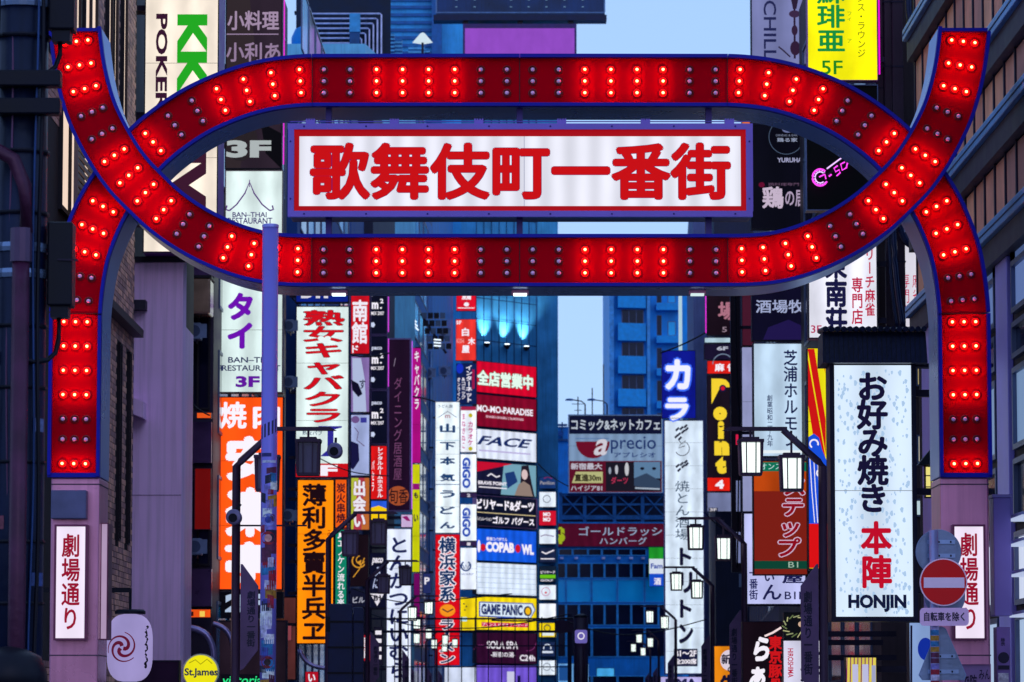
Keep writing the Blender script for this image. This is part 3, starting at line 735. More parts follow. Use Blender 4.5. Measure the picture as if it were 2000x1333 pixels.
# truss on its roof
tr = thing('roof_truss', 'steel truss holding up the net cafe billboard', 'truss', (PX(1190, YE), YE+.3, PZ(1020, YE)))
mb = MB(); z0, z1 = 0, PZ(962, YE)-PZ(1020, YE); xs = [PX(v, YE)-tr.location.x for v in (1095, 1142, 1200, 1255, 1300)]
mb.bar((xs[0], 0, .35), (xs[-1], 0, .35), .3); mb.bar((xs[0], 0, z1*.6), (xs[-1], 0, z1*.6), .14); mb.bar((xs[0], 0, z1*.92), (xs[-1], 0, z1*.92), .12)
for x in xs: mb.bar((x, 0, 0), (x, 0, z1), .25)
for a_, c_ in zip(xs[:-1], xs[1:]): mb.bar((a_, .2, .3), (c_, .2, z1), .09); mb.bar((a_, -.2, z1), (c_, -.2, .3), .09)
mb.build('steelwork', mat('truss_blue', (30, 92, 150), .4, .4), tr)
MB().box(xs[0], xs[-1], 1.2, 1.4, 0, z1).build('back_wall', mat('screen_dark', (8, 26, 56), .6), tr)
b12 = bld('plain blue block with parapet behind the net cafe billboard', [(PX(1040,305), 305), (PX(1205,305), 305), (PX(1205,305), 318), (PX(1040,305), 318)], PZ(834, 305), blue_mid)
mb = MB(); mb.box(PX(1045,305), PX(1112,305), 304.7, 305, PZ(862,305), PZ(858,305))
for px in (1050, 1062, 1080, 1098): mb.box(PX(px,305)-.05, PX(px,305)+.05, 304.8, 305, PZ(860,305), PZ(830,305)+.2)
mb.box(PX(1048,305), PX(1108,305), 304.7, 305, PZ(833,305), PZ(829,305)); mb.build('parapet_rail', mat('rail_dark2', (20,70,120), .5), b12)
mb = MB()
for px, r in ((1068, .3), (1075, .2), (1095, .22)): mb.lathe((PX(px,305), 304.6, PZ(848,305)), [(r,0),(r,.2)], 10, 'y')
mb.build('dish', mat('plant_0', (20,70,130), .5), b12)
zr = PZ(834, 305)
for i, (px, top, kind) in enumerate(((1129, 775, 1), (1157, 758, 0), (1179, 712, 0), (1143, 790, 2), (1186, 790, 2))):
    t = thing('antenna' if kind != 2 else 'lamp_post', ('thin whip aerial with dipole left of the tower', 'short plain whip aerial above the net cafe billboard', 'tallest whip aerial beside the tower', 'curved arm street lamp above the net cafe billboard', 'street lamp head touching the tower edge')[i], 'antenna' if kind != 2 else 'street lamp', (PX(px,306), 306, zr))
    h = PZ(top, 306)-zr
    MB().tube([(0,0,0),(0,0,h)], .06 if kind==2 else .045, 6).build('mast', M_BRK, t)
    if kind == 2:
        MB().tube([(0,0,h), (-.3,0,h+.25), (-1.0,0,h+.35)], .05, 6).build('arm', M_BRK, t); MB().lathe((-1.25,0,h+.3), [(.35,0),(.3,.12),(.1,.16)], 10).build('head', mat('lamp_head_blue', (30,80,130), .5), t)
    if kind == 1: mb = MB(); mb.bar((-.5,0,h-.6),(.5,0,h-.6),.05); mb.bar((-.3,0,h-1.1),(.3,0,h-1.1),.05); mb.build('dipole', M_BRK, t)
YT = 330
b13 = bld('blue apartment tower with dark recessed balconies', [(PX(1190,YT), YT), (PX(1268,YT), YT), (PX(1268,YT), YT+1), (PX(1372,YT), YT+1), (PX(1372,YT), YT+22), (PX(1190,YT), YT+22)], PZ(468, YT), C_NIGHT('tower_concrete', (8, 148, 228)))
mb = MB(); mb.box(PX(1190,YT), PX(1199,YT), YT-.8, YT-.001, 0, PZ(470,YT)); mb.box(PX(1264,YT), PX(1270,YT), YT-.9, YT-.001, 0, PZ(470,YT)); mb.build('pier', mat('pier_blue', (70, 150, 215), .5), b13)
for k in range(6):
    yt = 540+k*64; z0, z1 = PZ(yt+64, YT), PZ(yt+30, YT)
    mb = MB(); mb.prism([(PX(1207,YT), YT-1.4), (PX(1262,YT), YT-.8), (PX(1262,YT), YT-.002), (PX(1207,YT), YT-.002)], z0, z1); mb.build('balcony', mat('balcony_blue', (14, 152, 226), .5, 0, .15), b13)
    win(b13, (PX(1212,YT), YT-.003), (PX(1261,YT), YT-.003), z1+.02, PZ(yt+1, YT), 1, M_PANE, M_WFR, .05, 2)
    mb = MB(); x0 = PX(1282,YT+1); mb.box(x0, PX(1328,YT), YT-.1, YT+.99, PZ(yt+66,YT), PZ(yt+52,YT)); mb.build('balcony', mat('balcony_blue', (14, 152, 226), .5, 0, .15), b13)
    win(b13, (PX(1304,YT+1), YT+.99), (PX(1322,YT+1), YT+.99), PZ(yt+50,YT), PZ(yt+22,YT), 1, lambda i: random.choice((M_PANE, M_PANE_B)), M_WFR)
    win(b13, (PX(1283,YT+1), YT+.99), (PX(1294,YT+1), YT+.99), PZ(yt+50,YT), PZ(yt+10,YT), 1, M_PANE, M_WFR)

# --- right side blocks, far to near
b14 = bld('grey blue block behind the tall white grill sign', [(9.5, 200), (22, 200), (22, 240), (11, 240)], PZ(300, 200), C_NIGHT('plaster_grey_violet', (84, 90, 140)))
mb = MB(); mb.box(PX(1327,199.5), PX(1333,199.5), 199.2, 199.9, 8, PZ(575,199)); mb.build('light_strip', lit((190, 225, 240), .8), b14)
b15 = bld('dark block wrapped in magenta light behind the round emblem sign', [(8.05, 152), (22, 152), (22, 195), (10.0, 195)], PZ(280, 152), slate)
b16 = bld('slate block behind the black posts on the right', [(6.95, 100), (22, 100), (22, 146), (9.0, 146)], PZ(150, 100), C_NIGHT('plaster_slate_violet', (70, 62, 100)))
for k in range(7): win(b16, (6.99, 101), (8.96, 145), 2+k*2.3, 3.6+k*2.3, 10, lambda i: (M_PANE, M_PANE_B, lit((190, 170, 240), .4))[random.choice((0,0,0,1,2))], M_WFR)
b17 = bld('dark narrow block behind the hookah lounge sign', [(5.95, 78), (22, 78), (22, 98), (6.8, 98)], 19, purple_dark)
b18 = bld('dark service block with vertical ducts beside the yellow sign', [(5.62, 58.6), (16, 58.6), (16, 76), (5.75, 76)], 15.5, C_NIGHT('plaster_umber', (56, 40, 50)))
for k in range(6): win(b18, (5.75, 75), (5.63, 60), 2+k*2.2, 3.5+k*2.2, 5, M_PANE, M_WFR)
mb = MB(); a = P(1716, 680, 58.5); c = P(1990, 680, 58.5)
# lower front of the service block: cream lit bay behind the shop sign
for i, (x0, x1, y0, y1, mm) in enumerate(((1788, 1836, 715, 755, lit((210, 190, 130), .6)), (1788, 1836, 850, 905, lit((230, 225, 205), .55)), (1782, 1840, 975, 1010, lit((200, 225, 235), .8)))):
    win(b18, (PX(x0,58.58), 58.59), (PX(x1,58.58), 58.59), PZ(y1,58.6), PZ(y0,58.6), 1, mm, M_WFR)

# near right building: tiled bays between steel beams
M_TILE = [mat('bay_tile_%d' % i, c, .6, 0, .2, 2, .2, 12) for i, c in enumerate(((225, 146, 122), (196, 130, 118), (236, 160, 128)))]
rx = 5.55
b19 = bld('near right building with brown tiled bays between steel beams', [(rx, 33), (16, 33), (16, 52.2), (rx, 52.2)], 13.6, mat('bay_back', (34, 20, 32), .7, 0, .3, 1))
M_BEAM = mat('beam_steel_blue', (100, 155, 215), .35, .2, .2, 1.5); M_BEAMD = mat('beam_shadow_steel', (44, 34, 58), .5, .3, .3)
def zof(px, py): Y = rx*F/(px-1000); return P(px, py, Y).z
zb = [zof(1998, 10), zof(1998, 190), zof(1960, 465)]
zl = [8.0, 10.05, 11.6]
zl = [zb[2]-.05, zb[1]-.22, zb[0]-.22]
for i, z in enumerate(zl + [zl[2]+1.6]):
    MB().box(rx-.2, rx-.02, 33, 52, z, z+.16).build('beam', M_BEAM, b19, bevel=.01)
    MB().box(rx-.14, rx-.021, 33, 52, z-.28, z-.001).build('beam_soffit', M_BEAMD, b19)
    MB().box(rx-.208, rx-.201, 33, 52, z+.07, z+.085).build('beam_groove', mat('groove_navy', (14, 30, 80), .5), b19)
zs = zl + [zl[2]+1.6, 13.5]
for lv_ in range(4):
    z0, z1 = zs[lv_]+.16, zs[lv_+1]-.28
    y = 33.2; k = 0
    while y < 51.4:
        w = .8
        if lv_ >= 3 and 44.5 < y < 46.5: m_ = lit((250, 225, 40), .9)
        else: m_ = random.choice(M_TILE)
        MB().box(rx-.03, rx-.001, y, y+w, z0+.02, z1-.02).build('panel', m_, b19)
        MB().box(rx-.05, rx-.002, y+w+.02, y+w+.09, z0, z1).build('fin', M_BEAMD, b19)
        y += w+.14; k += 1
# lower part: lavender piers, glazing and white shelves
M_LP = mat('pier_lavender', (170, 150, 235), .4, .1, .15, 1)
zt_ = zl[0]-.28
for k, y in enumerate((34.5, 38.6, 42.3, 46.0, 50.2)):
    MB().box(rx-.07, rx-.001, y, y+1.0, 0, zt_).build('pier', M_LP, b19, bevel=.01)
for k, y in enumerate((35.6, 39.7, 43.4, 47.1, 48.6)):
    yy = (38.5, 42.2, 45.9, 48.5, 50.1)[k]
    for z0, z1, mm in ((.2, 1.7, M_PANE), (1.8, 2.6, lit((190, 215, 250), .7)), (2.7, 3.5, lit((215, 225, 250), .85)), (3.6, 4.3, M_PANE), (4.4, 5.3, lit((150, 185, 235), .5)), (5.4, 5.8, M_PANE), (5.9, 6.7, lit((120, 150, 220), .5)), (6.8, zt_-.1, M_PANE)):
        win(b19, (rx, yy), (rx, y), z0, z1, 1, mm, M_WFR, .06)
# ---------------------------------------------------------------- signs
WHT = (236, 246, 250); WH2 = (225, 236, 250); INK = (18, 16, 48); RD = (214, 10, 22); PW = (250, 244, 255)
# left side, near to far
Y = 56.5
s = sign('tall cream lightbox with sideways green and black poker lettering', 281, -60, 427, 494, Y, (255, 240, 222),
     [T('KK', 345, 29, 404, 186, (32, 168, 30), .05), T('LIVE', 338, 230, 404, 470, (58, 20, 44), .05), T('POKER', 303, 28, 326, 222, (52, 16, 44), .035)],
     glow=.98, frame=M_MUL, fw=2, depth=1.2, wall=-5.75, side=mat('side_purple', (120, 40, 150), .4, 0, .2), tubes=.7)
Y = 74
dk = (58, 40, 54)
s = sign('dim brown photo board with pale brush characters and 3F', 440, -60, 552, 331, Y, (60, 44, 60),
     [PL([(440,-60),(480,-60),(500,110),(470,331),(440,331)], (92, 74, 80), 'picture', g=.25), PL([(510,240),(552,262),(552,331),(520,300)], (16, 8, 22), 'picture', g=.2), D(470,275,34,40,(80,66,72),'picture',g=.22),
      H('小料理', 443, 22, 545, 60, (210, 180, 215), .022), L([(442, 68), (544, 68)], 2, (200, 170, 210)), H('小利あ', 441, 84, 548, 122, (190, 160, 198), .02), H('処', 500, 205, 545, 240, (190,160,198), .01, g=.5),
      H('3F', 443, 275, 531, 309, (222, 232, 232), .05)], glow=.55, fw=2, frame=M_MUL, wall=-5.7, neon=(214, 40, 200), nside=1)
s = sign('pale restaurant lightbox with a purple roof emblem', 439, 333, 553, 519, Y, (228, 246, 244),
     [L([(448,412),(462,400),(478,378),(487,356),(496,378),(512,400),(527,412)], 2.6, (80, 20, 120)), L([(448,412),(441,410),(443,402)], 3, (80,20,120)), L([(527,412),(534,410),(532,402)], 3, (80,20,120)), L([(487,352),(487,366)], 1.5, (80,20,120)),
      H('BAN–THAI', 454, 415, 521, 425, (50, 30, 110), .015), H('RESTAURANT', 445, 426, 532, 438, (50, 30, 110), .015)], glow=.95, fw=2, frame=mat('rim_bronze', (120, 100, 100), .35, .5), wall=-5.7, tubes=.6)
s = sign('pale restaurant lightbox with purple kana and 3F', 420, 522, 553, 768, Y-.02, (222, 242, 240),
     [V('タイ', 444, 572, 494, 682, (112, 12, 180), .05), H('BAN–THAI', 446, 698, 541, 709, (30, 40, 90), .018), H('RESTAURANT', 434, 714, 548, 725, (30, 40, 90), .018), H('3F', 461, 735, 508, 757, (100, 20, 160), .045)],
     glow=.93, fw=2, frame=mat('rim_bronze', (120, 100, 100), .35, .5), wall=-5.8, tubes=.6)
s = sign('tall orange grilled meat lightbox with huge white characters', 418, 775, 553, 1153, Y-.01, (255, 84, 14),
     [V('焼肉'[0], 428, 785, 481, 838, PW, .03), H('肉', 493, 788, 546, 838, PW, .035), V('安', 440, 852, 538, 940, PW, .055), V('楽', 440, 952, 538, 1050, PW, .055), V('亭', 440, 1058, 538, 1140, PW, .055)],
     glow=1.0, fw=2, wall=-5.8, var=.06)
s = sign('black panel with white 2F under the orange restaurant sign', 418, 1156, 553, 1208, Y, (14, 12, 26), [H('2F', 440, 1160, 520, 1196, (190, 210, 240), .06, g=.8)], glow=.4, fw=2, wall=-5.8)
Y = 96
s = sign('deep blue panel with white B1F above the heart lettered sign', 577, 520, 682, 592, Y, (10, 40, 160), [H('B1F', 588, 540, 652, 583, PW, .05)], glow=.7, fw=2, wall=-5.6)
hrt = [(633+13*math.sin(t)**3, 664-9.5*(.81*math.cos(t)-.31*math.cos(2*t)-.12*math.cos(3*t)-.06*math.cos(4*t))) for t in [i*math.pi/12 for i in range(24)]]
s = sign('tall white lightbox with red fancy vertical letters and a small heart', 577, 598, 682, 934, Y-.02, (228, 246, 244),
     [V('熟女キャバクラ', 592, 606, 672, 826, (212, 10, 26), .024, ((20, 60, 90), .018, .5)), PL(hrt, (236, 250, 250)), 
      PL([(622,833),(668,833),(668,836),(652,840),(652,880),(664,892),(626,892),(640,880),(640,840),(622,836)], (44, 40, 150)), H('熟女パブ', 591, 842, 630, 851, (40,70,100), .01), H('HIKO', 589, 858, 630, 868, (40,70,100), .01),
      B(579, 906, 680, 932, (206, 12, 22)), H('1F', 600, 909, 660, 930, PW, .05)], glow=.95, fw=2, frame=mat('rim_navy', (30, 30, 60), .4, .4), wall=-5.6, tubes=.5)
s = sign('orange lightbox with black brush column of eight characters', 579, 936, 653, 1259, Y-.04, (255, 138, 4),
     [V('薄利多賣半兵ヱ', 589, 945, 637, 1250, (26, 6, 14), .032, pitch=.98), T('Hakuri tabai hanbey', 637, 1036, 646, 1128, (150, 60, 6), 0)], glow=1.0, fw=2.5, frame=M_MUL, wall=-5.6, var=.08)
s = sign('slim orange lightbox with four dark characters beside the brush lettered one', 654, 936, 678, 1032, Y-.04, (250, 96, 16), [V('炭火串焼', 657, 944, 675, 1022, (50, 6, 30), .025)], glow=1, fw=1.5, frame=M_MUL, wall=-5.6)
s = sign('slim green lightbox with white note and kana', 654, 1034, 678, 1190, Y-.04, (14, 140, 110), [V('♫エノケン流れる楽', 659, 1040, 673, 1186, PW, .02)], glow=.9, fw=1.5, frame=M_MUL, wall=-5.6)
Y = 126
sign('red upright banner with two flowing white brush characters', 685, 574, 722, 692, Y, (206, 10, 30), [V('南館', 687, 586, 718, 672, PW, .03), H('ド', 688, 675, 700, 690, PW, .03)], glow=.9, fw=1, wall=-5.5)
sign('lilac poster board with a pale bottle silhouette and black logo', 685, 696, 722, 806, Y, (148, 120, 188),
     [PL([(688,700),(705,700),(712,740),(716,806),(690,806)], (196,208,246),'picture'), PL([(686,742),(700,750),(708,770),(700,776),(688,762)], (14,10,40),'emblem'), H('す', 702, 742, 714, 760, (20,20,60), .02)], glow=.75, fw=1, wall=-5.5)
sign('pale poster board with a drawn face in profile', 685, 810, 722, 930, Y, (176, 190, 240),
     [B(704,816,716,826,(60,60,160)), D(694,820,8,7,(120,90,150),'picture'), PL([(686,862),(700,868),(702,900),(690,918),(686,915)], (24,22,70),'picture'), L([(692,835),(700,845),(697,860),(712,872)], 1.3, (90,40,90))], glow=.8, fw=1, wall=-5.5)
sign('multicoloured board with white slanted meeting characters', 685, 933, 722, 1036, Y, (196, 60, 80),
     [PL([(686,934),(700,934),(690,1036),(686,1036)], (190,200,60)), PL([(712,934),(721,934),(721,1036),(706,1036)], (200,110,50)), V('出会い', 689, 938, 715, 1030, PW, .045, ((150, 20, 60), .03))], glow=.85, fw=1, wall=-5.5)
sign('dark board with a golden laurel crest', 684, 1044, 720, 1146, Y, (26, 12, 22),
     [RG(701, 1096, 13, 2.5, (230, 160, 50), 30, 250), RG(704, 1094, 8, 2, (230,160,50), 20, 260), L([(690,1128),(702,1112),(712,1090)], 1.8, (230,160,50)), PL([(698,1098),(706,1094),(704,1106)], (230,160,50))], glow=.8, fw=1, wall=-5.5)
sign('small navy plate with white building characters under the crest board', 684, 1150, 722, 1186, Y, (26, 28, 60), [H('ビル', 689, 1166, 712, 1178, (220,220,240), .02)], glow=.6, fw=1, wall=-5.5)
Y = 134
pan = []
for k, yt in enumerate((574, 656, 763)):
    y1 = (654, 761, 868)[k]; b0 = y1
    it = [H('m', 726, b0-63, 739, b0-50, PW, .05), D(744, b0-52, 1.8, 1.8, PW), H('2', 742, b0-70, 749, b0-61, PW, .03), H('MIX 2007', 725, b0-45, 750, b0-38, PW, .02), PL([(725,b0-23),(730,b0-24),(733,b0-19),(730,b0-14),(725,b0-15)], (210,220,250)), H('paco', 726, b0-83, 746, b0-75, (210,215,240), .03)]
    sign('black square space panel with white m and paco lettering, %s of three' % ('top','middle','lowest')[k], 724, yt, 757, y1, Y, (8, 10, 34), it, glow=.9, fw=1, wall=-5.15, group='black space panels', neon=(200, 60, 210) if k < 2 else None, frame=mat('rim_mauve', (110, 80, 130), .4, .4))
sign('red lightbox with white slanted hostel kana', 724, 871, 756, 976, Y, (226, 20, 20), [V('レンタルルームホステル', 737, 874, 748, 972, PW, .03), V('パセラ', 726, 900, 731, 960, PW, .02)], glow=.95, fw=1, wall=-5.15)
sign('square board in blue over yellow with a red figure', 724, 978, 756, 1040, Y, (40, 90, 220), [PL([(725,992),(740,988),(755,994),(755,1039),(725,1039)], (250, 204, 10)), L([(728,1034),(730,1020),(740,1016),(744,1034)], 3, (216,20,20)), RG(742,1024,5,2,(216,20,20))], glow=.95, fw=1, wall=-5.15)
sign('dark slanted paco board with B1 in a white triangle', 722, 1080, 754, 1188, Y, (14, 16, 44), [H('paco', 726, 1090, 748, 1104, PW, .04, sh=.3), V('スに', 728, 1108, 746, 1150, (190,200,240), .02, sh=.3), PL([(723,1160),(750,1160),(737,1184)], PW), H('B1', 730, 1163, 744, 1174, INK, .04)], glow=.8, fw=1, wall=-5.15)
Y = 139
sign('tall dim dark purple dining sign with faint kana and an orange disc', 757, 661, 803, 1000, Y, (42, 14, 48),
     [L([(772,700),(769,716)], 1, (190,170,200), g=.6), V('ダイニング居酒屋', 769, 738, 785, 938, (128, 74, 118), .0, g=.75), D(778, 969, 21, 19, (190, 90, 50), g=.7), H('旬香', 760, 955, 797, 984, (40, 10, 30), .01, g=.5)],
     glow=.55, fw=3, frame=M_FRAME_L, wall=-5.0, neon=(180, 80, 220), nside=1)  # dark face and kana are given a faint glow of their own
sign('tall white pork cutlet lightbox with bold navy kana', 755, 1033, 803, 1345, Y-2, (226, 234, 255),
     [V('とんかつにいむら', 760, 1050, 799, 1325, (22, 30, 84), .03)], glow=.98, fw=1, wall=-5.1, frame=M_FRAME_L, tubes=.5)
Y = 150
sign('thin magenta strip sign with white kana', 805, 680, 822, 905, Y, (190, 10, 140), [V('キャバクラ', 809, 686, 819, 800, PW, .03)], glow=.85, fw=.6, wall=-4.9)
sign('thin yellow strip sign with a magenta gap, under the magenta one', 805, 907, 820, 1118, Y, (216, 220, 10), [B(806, 945, 819, 957, (150, 14, 120)), H('も', 808, 962, 817, 974, INK, .05), H('い', 808, 1005, 817, 1020, INK, .05)], glow=.9, fw=.6, wall=-4.9)
sign('thin magenta strip sign hanging lowest beside the pork cutlet lightbox', 808, 1120, 820, 1230, Y, (140, 10, 120), [], glow=.7, fw=.6, wall=-4.9)
sign('small round pink fan sign above the white pork cutlet sign', 783, 1005, 806, 1031, 137, (220, 190, 235), [PL([(785,1010),(795,1008),(802,1018),(795,1018)], (150,20,110))], glow=.9, fw=1, wall=-5.1)
Y = 189.6
it = [H('うどん屋', 855, 791, 884, 797, (20,60,100), .01), L([(856,816),(874,804),(892,816)], 1.2, (60,60,110)), H('m', 869, 811, 879, 817, (160,60,90), .01)]
it += [H(ch, 859, y0, 889, y1, (20, 60, 110), .04) for ch, y0, y1 in (('山', 828, 846), ('下', 864, 880), ('本', 893, 909), ('気', 926, 941), ('う', 958, 973), ('ど', 990, 1005), ('ん', 1020, 1033))]
it += [L([(851, 861), (897, 861)], 1, (150,190,210)), L([(851,947),(897,947)], 1.6, (60, 90, 140))]
sign('tall white noodle lightbox with wide squat navy characters', 850, 785, 898, 1042, Y, (236, 248, 255), it, glow=1.0, fw=.8, wall=-4.2)
sign('tall red ramen lightbox with navy characters edged in white', 850, 1044, 898, 1300, Y, (214, 6, 26),
     [V('横浜家系', 857, 1050, 890, 1176, (14, 50, 100), .03, (PW, .055)), D(874, 1193, 15, 12, (250, 150, 30)), L([(864,1190),(874,1196),(885,1190)], 2.5, INK), V('ラーメン', 859, 1212, 888, 1296, (14, 40, 90), .03, (PW, .055))], glow=.95, fw=.8, wall=-4.2)
Y = 221
sign('red square board with white lettering touching the gate underside', 891, 560, 930, 608, Y, (222, 10, 40), [H('魚鶏', 902, 572, 920, 586, PW, .04), D(911, 595, 5, 4, PW), L([(894,602),(927,602)], 1.5, PW)], glow=.95, fw=.6, wall=-2.9)
sign('coral red tavern lightbox with three white characters and 5F', 890, 624, 930, 705, Y, (232, 52, 44), [H('白', 902, 641, 916, 657, PW, .04), H('木', 914, 660, 928, 674, PW, .04), H('屋', 902, 675, 917, 690, PW, .04), H('5F', 891, 627, 901, 634, PW, .03), H('KUSHI', 892, 662, 906, 671, (250,180,180), 0)], glow=.95, fw=.6, wall=-2.9)
sign('navy comic cafe board with slanted white kana', 891, 710, 931, 790, Y, (10, 30, 84), [D(898, 720, 7, 10, (20, 50, 200)), V('インターネット', 910, 714, 922, 786, PW, .035), V('&コミック', 901, 738, 909, 780, PW, .02), V('オンライン', 893, 738, 899, 784, PW, .02), B(922,722,927,760,(160,20,70))], glow=.9, fw=.6, wall=-2.9)
sign('white karaoke board with magenta kana and two yellow faces', 899, 794, 931, 884, Y, (240, 244, 255), [B(900,794,930,802,(160,30,70)), V('カラオケ', 914, 824, 924, 870, (190, 20, 120), .03), V('まねきねこ', 902, 808, 909, 876, (190, 20, 120), .02), D(919, 812, 4, 4, (190,180,10)), D(919, 877, 4, 4, (190,180,10))], glow=1, fw=.6, wall=-2.9)
for k, (y0, y1) in enumerate(((887, 962), (985, 1057))):
    sign('white board with sideways blue game centre letters, %s of two' % ('upper', 'lower')[k], 899, y0, 931, y1, Y, (238, 246, 255), [T('GiGO', 903, y0+7, 919, y1-8, (16, 70, 180), .05)], glow=1, fw=.6, wall=-2.9)
    sign('little dark floor plate reading %d between the game centre boards' % (2-k) if k == 0 else 'little dark floor plate reading 1 under the lower game centre board', 899, y1+1, 931, y1+10, Y, (60, 40, 90), [H('21'[k], 912, y1+3, 919, y1+9, PW, .04)], glow=.7, fw=.4, wall=-2.9)
sign('white board with a round dark blue bird emblem', 899, 1070, 931, 1152, Y, (232, 240, 255), [RG(910, 1106, 9, 3, (20, 60, 120), -60, 240), L([(903,1103),(907,1111),(910,1104),(913,1111),(917,1103)], 2, (20,60,120)), H('WARP', 900, 1120, 925, 1124, (120,130,170), .01)], glow=1, fw=.6, wall=-2.9)
# stack on the angled building
rzC = ang
def csign(label, x0, y0, x1, y1, face, items, glow=.95, **k):
    u = ((x0+x1)/2-930)/118; Yc = YC + .02 + 4.3*u
    return sign(label, x0, y0, x1, y1, Yc, face, items, glow=glow, rz=rzC, depth=.25, fw=.8, **k)
csign('crimson wide board with white green edged characters', 930, 711, 1048, 772, (214, 6, 44), [H('全店営業中', 932, 728, 1041, 758, (232, 255, 240), .05, ((20, 60, 50), .03))])
csign('maroon wide board with plain white paradise lettering', 930, 775, 1048, 838, (130, 8, 40), [H('MO-MO-PARADISE', 932, 796, 1041, 809, PW, .03), H('SHABU-SHABU | SUKIYAKI', 949, 815, 1022, 821, (240,200,215), .02)])
csign('white wide board with slanted navy FACE lettering', 930, 842, 1048, 900, (226, 234, 252), [H('FACE', 932, 855, 1040, 873, (16, 40, 100), .03, sh=.35), L([(936,884),(1036,884)], 3, (190,180,225))], var=.2)
gp_ = [PL([(984,906),(1047,906),(1047,967),(978,967)], (120,170,190),'picture'), PL([(1018,908),(1032,906),(1036,930),(1044,967),(1010,967),(1016,940)], (36,26,40),'picture'), D(1024,925,6,10,(226,200,200),'picture'), PL([(1012,945),(1022,938),(1034,945),(1040,967),(1004,967)], (150,130,120),'picture'), PL([(985,925),(1003,920),(1010,940),(990,955)], (30,60,120),'picture')]
csign('dark studio board with a red corner flash and a long haired singer', 930, 905, 1048, 968, (22, 24, 56), gp_+[PL([(931,906),(1000,906),(931,926)], (206,16,50)), L([(951,933),(958,928),(968,934),(975,931)], 2.5, PW), H('BRAVE POINT', 933, 943, 988, 950, PW, .04), L([(934,955),(988,955)], 2, PW)], glow=.9)
csign('black wide board with billiards and darts in white kana', 930, 971, 1048, 1031, (10, 16, 40), [H('ビリヤード&ダーツ', 931, 977, 1043, 998, PW, .05), L([(932,1004),(1046,1005)], 1.5, (220,200,150)), H('ゴルフ バグース', 962, 1010, 1043, 1025, PW, .045), H('シミュレーション', 932, 1013, 960, 1020, PW, .02)], frame=mat('rim_pink', (220, 150, 190), .4))
csign('bright blue wide bowling board with white letters and red dots', 930, 1035, 1048, 1098, (20, 90, 226), [H('COPAB', 949, 1060, 1004, 1080, PW, .06), D(1011, 1071, 5, 8, (210,20,40)), H('WL', 1018, 1062, 1042, 1082, PW, .06), H('新宿コパボウル', 950, 1051, 990, 1058, PW, .02), D(943, 1072, 5, 7, (210,20,40)), D(935, 1070, 3, 12, PW)])
csign('blank white wide louvred lightbox between bowling and yellow boards', 930, 1101, 1048, 1163, (222, 236, 255), [L([(931, 1110+k*10), (1047, 1110+k*10)], 1, (170,190,215)) for k in range(6)], var=.2)
csign('yellow wide game board with navy letters in a blue plaque', 930, 1167, 1048, 1232, (250, 222, 14), [PL([(936,1177),(1040,1177),(1046,1190),(1036,1208),(1030,1210),(936,1206)], (30,70,170)), PL([(938,1179),(1038,1179),(1044,1190),(1035,1206),(938,1204)], (220,235,250)), H('GAME PANIC', 940, 1181, 1020, 1202, (16, 36, 100), .05), D(1030, 1193, 8, 10, (20,30,60)), D(1030,1193,5,7,(250,190,20)), B(940,1217,1030,1225,(210,20,80)), H('プリンス ビデオ アーケード', 941, 1218, 1029, 1224, PW, .01)])
sign('plain yellow side board with three dark dots left of the game board', 899, 1167, 929, 1232, YC-.6, (240, 210, 16), [D(906,1180,1.5,1.5,INK), D(911,1185,1.5,1.5,INK), D(908,1192,1.5,1.5,INK), B(900,1206,912,1214,(180,230,250))], glow=.95, fw=.6)
csign('dark plum wide spa board with white serif style letters', 930, 1236, 1048, 1297, (50, 12, 46), [RG(940,1275,14,1.5,(150,60,130),200,330,g=.6), RG(1030,1255,16,1.5,(150,60,130),0,100,g=.6), H('SOLA SPA', 951, 1253, 1011, 1268, PW, .02), H('-新宿の湯-', 958, 1274, 1006, 1284, PW, .015), H('C24h', 1014, 1279, 1044, 1291, PW, .03)], glow=.85)
csign('violet wide lit wall panel below the spa board', 930, 1300, 1048, 1400, (120, 90, 220), [B(990,1312,1004,1340,(220,220,250)), B(1010,1320,1016,1340,(20,20,70))], glow=.8, var=.25)
